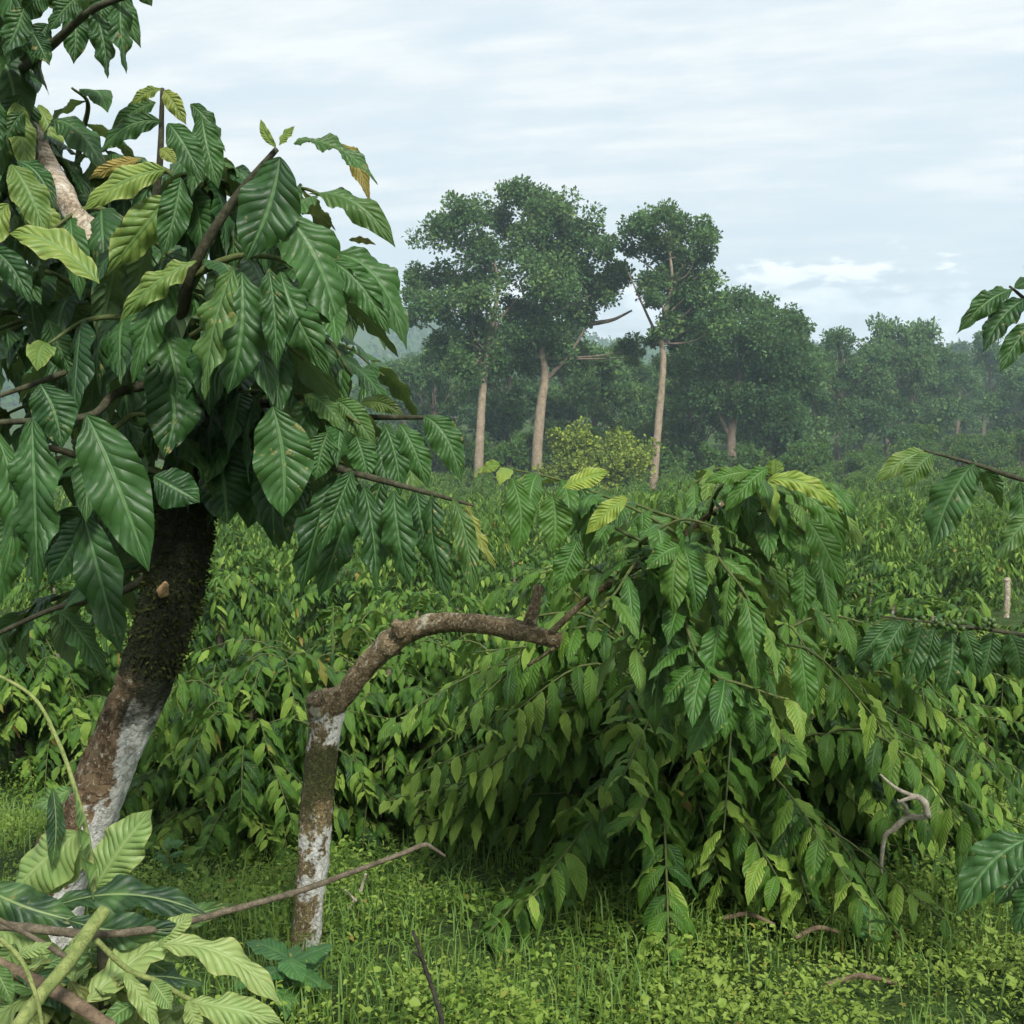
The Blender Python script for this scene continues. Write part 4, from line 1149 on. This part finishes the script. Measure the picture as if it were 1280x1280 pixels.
# the general stock of forest trees: five builds, copied with their parts
def stock_tree(h, spread, tone, dens=210, lsize=.36, low=.14):
    tb = Buf(); top = np.array([rng.normal(0, .4), rng.normal(0, .4), h * .78])
    C = tube(tb, [np.array([0, 0, -.6]), top * np.array([.3, .3, .5]), top], [.34, .24, .09], ns=10, n=18, rough=.15)
    cl = []
    for q in range(int(9 + spread * 2.2)):
        f = low + (1 - low) * rng.random()
        wdt = spread * math.sin(math.pi * min(1, (.12 + .88 * (f - low) / (1 - low)) ** .8)) ** .6
        a = rng.random() * 6.28; rr = wdt * rng.random() ** .6
        c = np.array([math.cos(a) * rr, math.sin(a) * rr, h * f * .95])
        cl.append((c, rng.uniform(1.1, 2.2)))
        j = C[min(17, int(max(.15, f - .2) * 17))]
        tube(tb, [j, (j + c) / 2 + UP * .3, c], [.09, .06, .03], ns=5, n=8)
    cb = Buf(); crown(cb, cl, dens, lsize, tone)
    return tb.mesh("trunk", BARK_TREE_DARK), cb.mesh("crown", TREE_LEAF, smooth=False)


STOCK = [stock_tree(13, 3.6, (.1, .5)), stock_tree(15, 4.2, (.1, .6)), stock_tree(11, 4.0, (.2, .75)), stock_tree(16, 3.4, (.05, .45)), stock_tree(12, 4.6, (.15, .65), low=.15)]
# (px, distance, stock, height scale, label)
ROW = [
    (505, 128, 2, .9, "rounded olive forest tree at the far left, half behind the foreground leaves"), (545, 112, 4, .85, "low shaded forest tree left of the farthest left pale trunk"),
    (635, 108, 0, .95, "dark forest tree filling the gap between the two tall left trunks"), (715, 112, 1, .8, "dark bushy forest tree just right of the forked trunk"),
    (745, 104, 2, .85, "mid green forest tree behind the yellow green bush"), (782, 118, 4, .75, "low hazy forest tree left of the slender pale trunk"),
    (858, 106, 4, .95, "bushy forest tree just right of the slender pale trunk"), (880, 120, 3, .80, "dark upright forest tree behind the domed crown"),
    (960, 104, 0, .92, "dark forest tree at the right shoulder of the domed crown"), (990, 108, 2, .98, "mid green forest tree right of the domed tree with a rounded top"),
    (1018, 112, 3, .72, "narrow dark forest tree where the tall group ends"), (1050, 118, 1, .80, "rounded forest tree with a pale top right of the tall group"),
    (1082, 122, 0, .84, "dark forest tree in the middle of the right hand wood"), (1112, 126, 4, .98, "broad forest tree in the right hand wood with a hazy crown"),
    (1142, 132, 2, 1.05, "light green forest tree above the twig on the right"), (1172, 140, 3, .8, "slim forest tree in the right hand wood, left of the ridge"),
    (1200, 150, 1, .82, "hazy forest tree standing on the right ridge, left one of the last few"), (1232, 160, 4, .95, "hazy broad forest tree on the right ridge under the top right twig"),
    (1262, 170, 0, .8, "last hazy forest tree on the ridge at the right edge"),
]
for (px, d, k, sc, lab) in ROW:
    p = P(px, 470, d); z = float(H(p[0], p[1]))
    t = thing("forest_tree", lab, "tree", (p[0], p[1], z))
    t.rotation_euler = (0, 0, rng.random() * 6.28); s2 = sc * rng.uniform(1.05, 1.2); t.scale = (s2, s2, sc * rng.uniform(.92, 1.3))
    link("trunk", STOCK[k][0], t); link("crown", STOCK[k][1], t)
n_back = 0
for row, d in enumerate((135, 160, 190, 225, 265)):
    x = -d * .12 - rng.random() * 4
    while x < d * .56:
        xx = x + rng.normal(0, 1.2); yy = d + rng.normal(0, 6)
        z = float(H(xx, yy)); k = int(rng.integers(5)); sc = rng.uniform(.5, .95)
        w = "left" if xx < d * .1 else ("middle" if xx < d * .3 else "right")
        t = thing("forest_tree", "hazy tree in the %s of the wood behind the front row of forest trees" % w, "tree", (xx, yy, z), "back rows of the wood, %s" % w)
        t.rotation_euler = (0, 0, rng.random() * 6.28); t.scale = (sc * 1.15, sc * 1.15, sc)
        link("trunk", STOCK[k][0], t); link("crown", STOCK[k][1], t)
        x += rng.uniform(6.5, 10.); n_back += 1

# undergrowth at the wood's foot
def stock_shrub(h, r, tone, dens=210):
    sb = Buf(); cl = []
    for q in range(11):
        a = rng.random() * 6.28; f = rng.random()
        c = np.array([math.cos(a) * r * (1 - f * .6) * rng.random() ** .5, math.sin(a) * r * (1 - f * .6) * rng.random() ** .5, h * (.2 + .7 * f)])
        cl.append((c, rng.uniform(.5, .8) * r * .6))
        tube(sb, [np.array([0, 0, -.2]), c * .5, c], [.08, .05, .02], ns=5, n=6)
    cb = Buf(); crown(cb, cl, dens, .26, tone)
    return sb.mesh("stem", BARK_TREE_DARK), cb.mesh("foliage", BUSH_LEAF, smooth=False)


SHRUB = [stock_shrub(3.2, 2.2, (.15, .5)), stock_shrub(4.2, 2.4, (.1, .45)), stock_shrub(2.6, 2.4, (.2, .6))]
YEL = stock_shrub(5.0, 4.4, (.75, 1.), 330)
p = P(748, 470, 80); z = float(H(p[0], p[1]))
t = thing("shrub", "rounded yellow green bush glowing in front of the dark wood between the trunks", "shrub", (p[0], p[1], z)); link("stem", YEL[0], t); link("foliage", YEL[1], t)
x = -16.
while x < 62:
    d = 93 + rng.normal(0, 4) + max(0, x - 20) * .5
    if not (4 < x < 9 and d < 90):
        z = float(H(x, d)); k = int(rng.integers(3)); sc = rng.uniform(.8, 1.25)
        w = "left" if x < 9 else ("middle" if x < 28 else "right")
        t = thing("shrub", "dark undergrowth shrub at the foot of the wood, %s stretch" % w, "shrub", (x, d, z), "undergrowth shrubs, %s" % w)
        t.rotation_euler = (0, 0, rng.random() * 6.28); t.scale = (sc, sc, sc)
        link("stem", SHRUB[k][0], t); link("foliage", SHRUB[k][1], t)
    x += rng.uniform(1.2, 2.3)

# far wooded ridge, one mass
fb = Buf()
n = 2600
x = rng.uniform(-420, 520, n); y = rng.uniform(320, 860, n)
keep = np.abs(x) < y * .62
x, y = x[keep], y[keep]
for xx, yy in zip(x, y):
    r = rng.uniform(3, 5.5)
    m = 26
    c = np.array([xx, yy, float(H(xx, yy)) + r * 1.1])
    off = nrmz(rng.normal(0, 1, (m, 3))) * rng.uniform(.5, 1, (m, 1)) * r * np.array([1, 1, 1.2])
    d = nrmz(rng.normal(0, 1, (m, 3))); s = nrmz(np.cross(d, rng.normal(0, 1, (m, 3))))
    cards(fb, c + off, d, s, np.full(m, r * .5), np.full(m, r * .7), np.clip(rng.normal(.3, .2, m) + rng.normal(0, .15), 0, 1))
o = fb.build("distant_forest", TREE_LEAF, smooth=False); o["kind"] = "stuff"
o["label"] = "blue hazy woodland covering the far ridge behind the tall trees"; o["category"] = "forest"

# ------------------------------------------------------------------ air
HAZE = True
if HAZE:
    x0, x1, y0, y1, z0, z1 = -800, 800, -60, 1220, -60, 85
    V = [(x, y, z) for x in (x0, x1) for y in (y0, y1) for z in (z0, z1)]
    F = [(0, 1, 3, 2), (4, 6, 7, 5), (0, 4, 5, 1), (2, 3, 7, 6), (0, 2, 6, 4), (1, 5, 7, 3)]
    me = bpy.data.meshes.new("haze"); me.from_pydata(V, [], F); me.update()
    m, nt = M("air"); g = NT(nt)
    vol = g.n('ShaderNodeVolumePrincipled', i={'Color': (.70, .86, 1., 1), 'Density': .00075, 'Anisotropy': .2})
    out = g.n('ShaderNodeOutputMaterial'); nt.links.new(vol.outputs[0], out.inputs['Volume'])
    me.materials.append(m)
    o = link("haze", me); o["kind"] = "stuff"; o["label"] = "thin bluish haze hanging over the slope and wood"; o["category"] = "haze"

# ------------------------------------------------------------------ sky and sun
SUN_EL, SUN_AZ = R(47), R(158)     # azimuth clockwise from +Y
w = bpy.data.worlds.new("World"); scene.world = w; w.use_nodes = True
nt = w.node_tree; nt.nodes.clear(); g = NT(nt)
sky = g.n('ShaderNodeTexSky', sky_type='NISHITA', sun_disc=False, sun_elevation=SUN_EL, sun_rotation=SUN_AZ, air_density=1.0, dust_density=1.5, ozone_density=1.0)
tc = g.n('ShaderNodeTexCoord').outputs['Generated']
sx = g.n('ShaderNodeSeparateXYZ', i={0: tc})
zc = g.m('ADD', g.m('MAXIMUM', sx.outputs[2], 0.), .10)
cx = g.m('DIVIDE', sx.outputs[0], zc); cy = g.m('DIVIDE', sx.outputs[1], zc)
cyt = g.m('ADD', cy, g.m('MULTIPLY', cx, .22))
v1 = g.n('ShaderNodeCombineXYZ', i={0: g.m('MULTIPLY', cx, .75), 1: cyt, 2: 0.})
n1 = g.noise(v1.outputs[0], 1.7, 10, .62)
v2 = g.n('ShaderNodeCombineXYZ', i={0: g.m('MULTIPLY', cx, .38), 1: cyt, 2: 3.})
n2 = g.noise(v2.outputs[0], 4.2, 9, .62)
cover = g.ss(g.m('ADD', g.m('MULTIPLY', n1, .6), g.m('MULTIPLY', n2, .4)), .36, .56)
bright = g.ss(g.m('ADD', g.m('MULTIPLY', n2, .6), g.m('MULTIPLY', n1, .4)), .42, .64)
cloud = g.mix(bright, (4.6, 5.0, 5.25), (5.6, 5.8, 5.85))
clear = g.mix(.10, (4.4, 4.95, 5.3), sky.outputs[0])
band = g.m('MULTIPLY', g.ss(sx.outputs[2], .05, .09), g.ss(sx.outputs[2], .10, .17, 1., 0.))
cover = g.m('MULTIPLY', cover, g.m('SUBTRACT', 1., g.m('MULTIPLY', band, .55)))
c = g.mix(cover, clear, cloud)
# low bank of cumulus over the valley
v3 = g.n('ShaderNodeCombineXYZ', i={0: g.m('MULTIPLY', sx.outputs[0], 9.), 1: g.m('MULTIPLY', sx.outputs[2], 26.), 2: sx.outputs[1]})
n3 = g.noise(v3.outputs[0], 1.6, 7, .6)
bank = g.m('MULTIPLY', g.ss(g.m('SUBTRACT', n3, g.m('MULTIPLY', g.m('MAXIMUM', sx.outputs[2], 0.), 4.2)), .17, .25), g.ss(sx.outputs[2], -.02, .0))
c = g.mix(g.m('MULTIPLY', bank, .85), c, g.mix(g.ss(n3, .4, .7), (5.0, 5.5, 5.85), (7.8, 7.8, 7.8)))
bg = g.n('ShaderNodeBackground', i={'Color': c, 'Strength': .061})
out = g.n('ShaderNodeOutputWorld'); nt.links.new(bg.outputs[0], out.inputs[0])

sl = bpy.data.lights.new("sun", 'SUN'); sl.energy = 2.0; sl.angle = R(10); sl.color = (1., .965, .90)
so = bpy.data.objects.new("sun", sl); COL.objects.link(so)
dirv = Vector((math.sin(SUN_AZ) * math.cos(SUN_EL), math.cos(SUN_AZ) * math.cos(SUN_EL), math.sin(SUN_EL)))
so.rotation_euler = dirv.to_track_quat('Z', 'Y').to_euler()
so.location = (0, 0, 200)

scene.view_settings.view_transform = 'Standard'; scene.view_settings.look = 'None'
scene.view_settings.exposure = 1.58; scene.view_settings.gamma = 1.0
cy_ = scene.cycles
cy_.max_bounces = 6; cy_.diffuse_bounces = 3; cy_.glossy_bounces = 2; cy_.transmission_bounces = 3; cy_.volume_bounces = 1; cy_.transparent_max_bounces = 4
cy_.use_denoising = True
try: cy_.denoiser = 'OPENIMAGEDENOISE'
except Exception: pass
cy_.use_adaptive_sampling = True; cy_.adaptive_threshold = .02
cy_.sample_clamp_indirect = 4
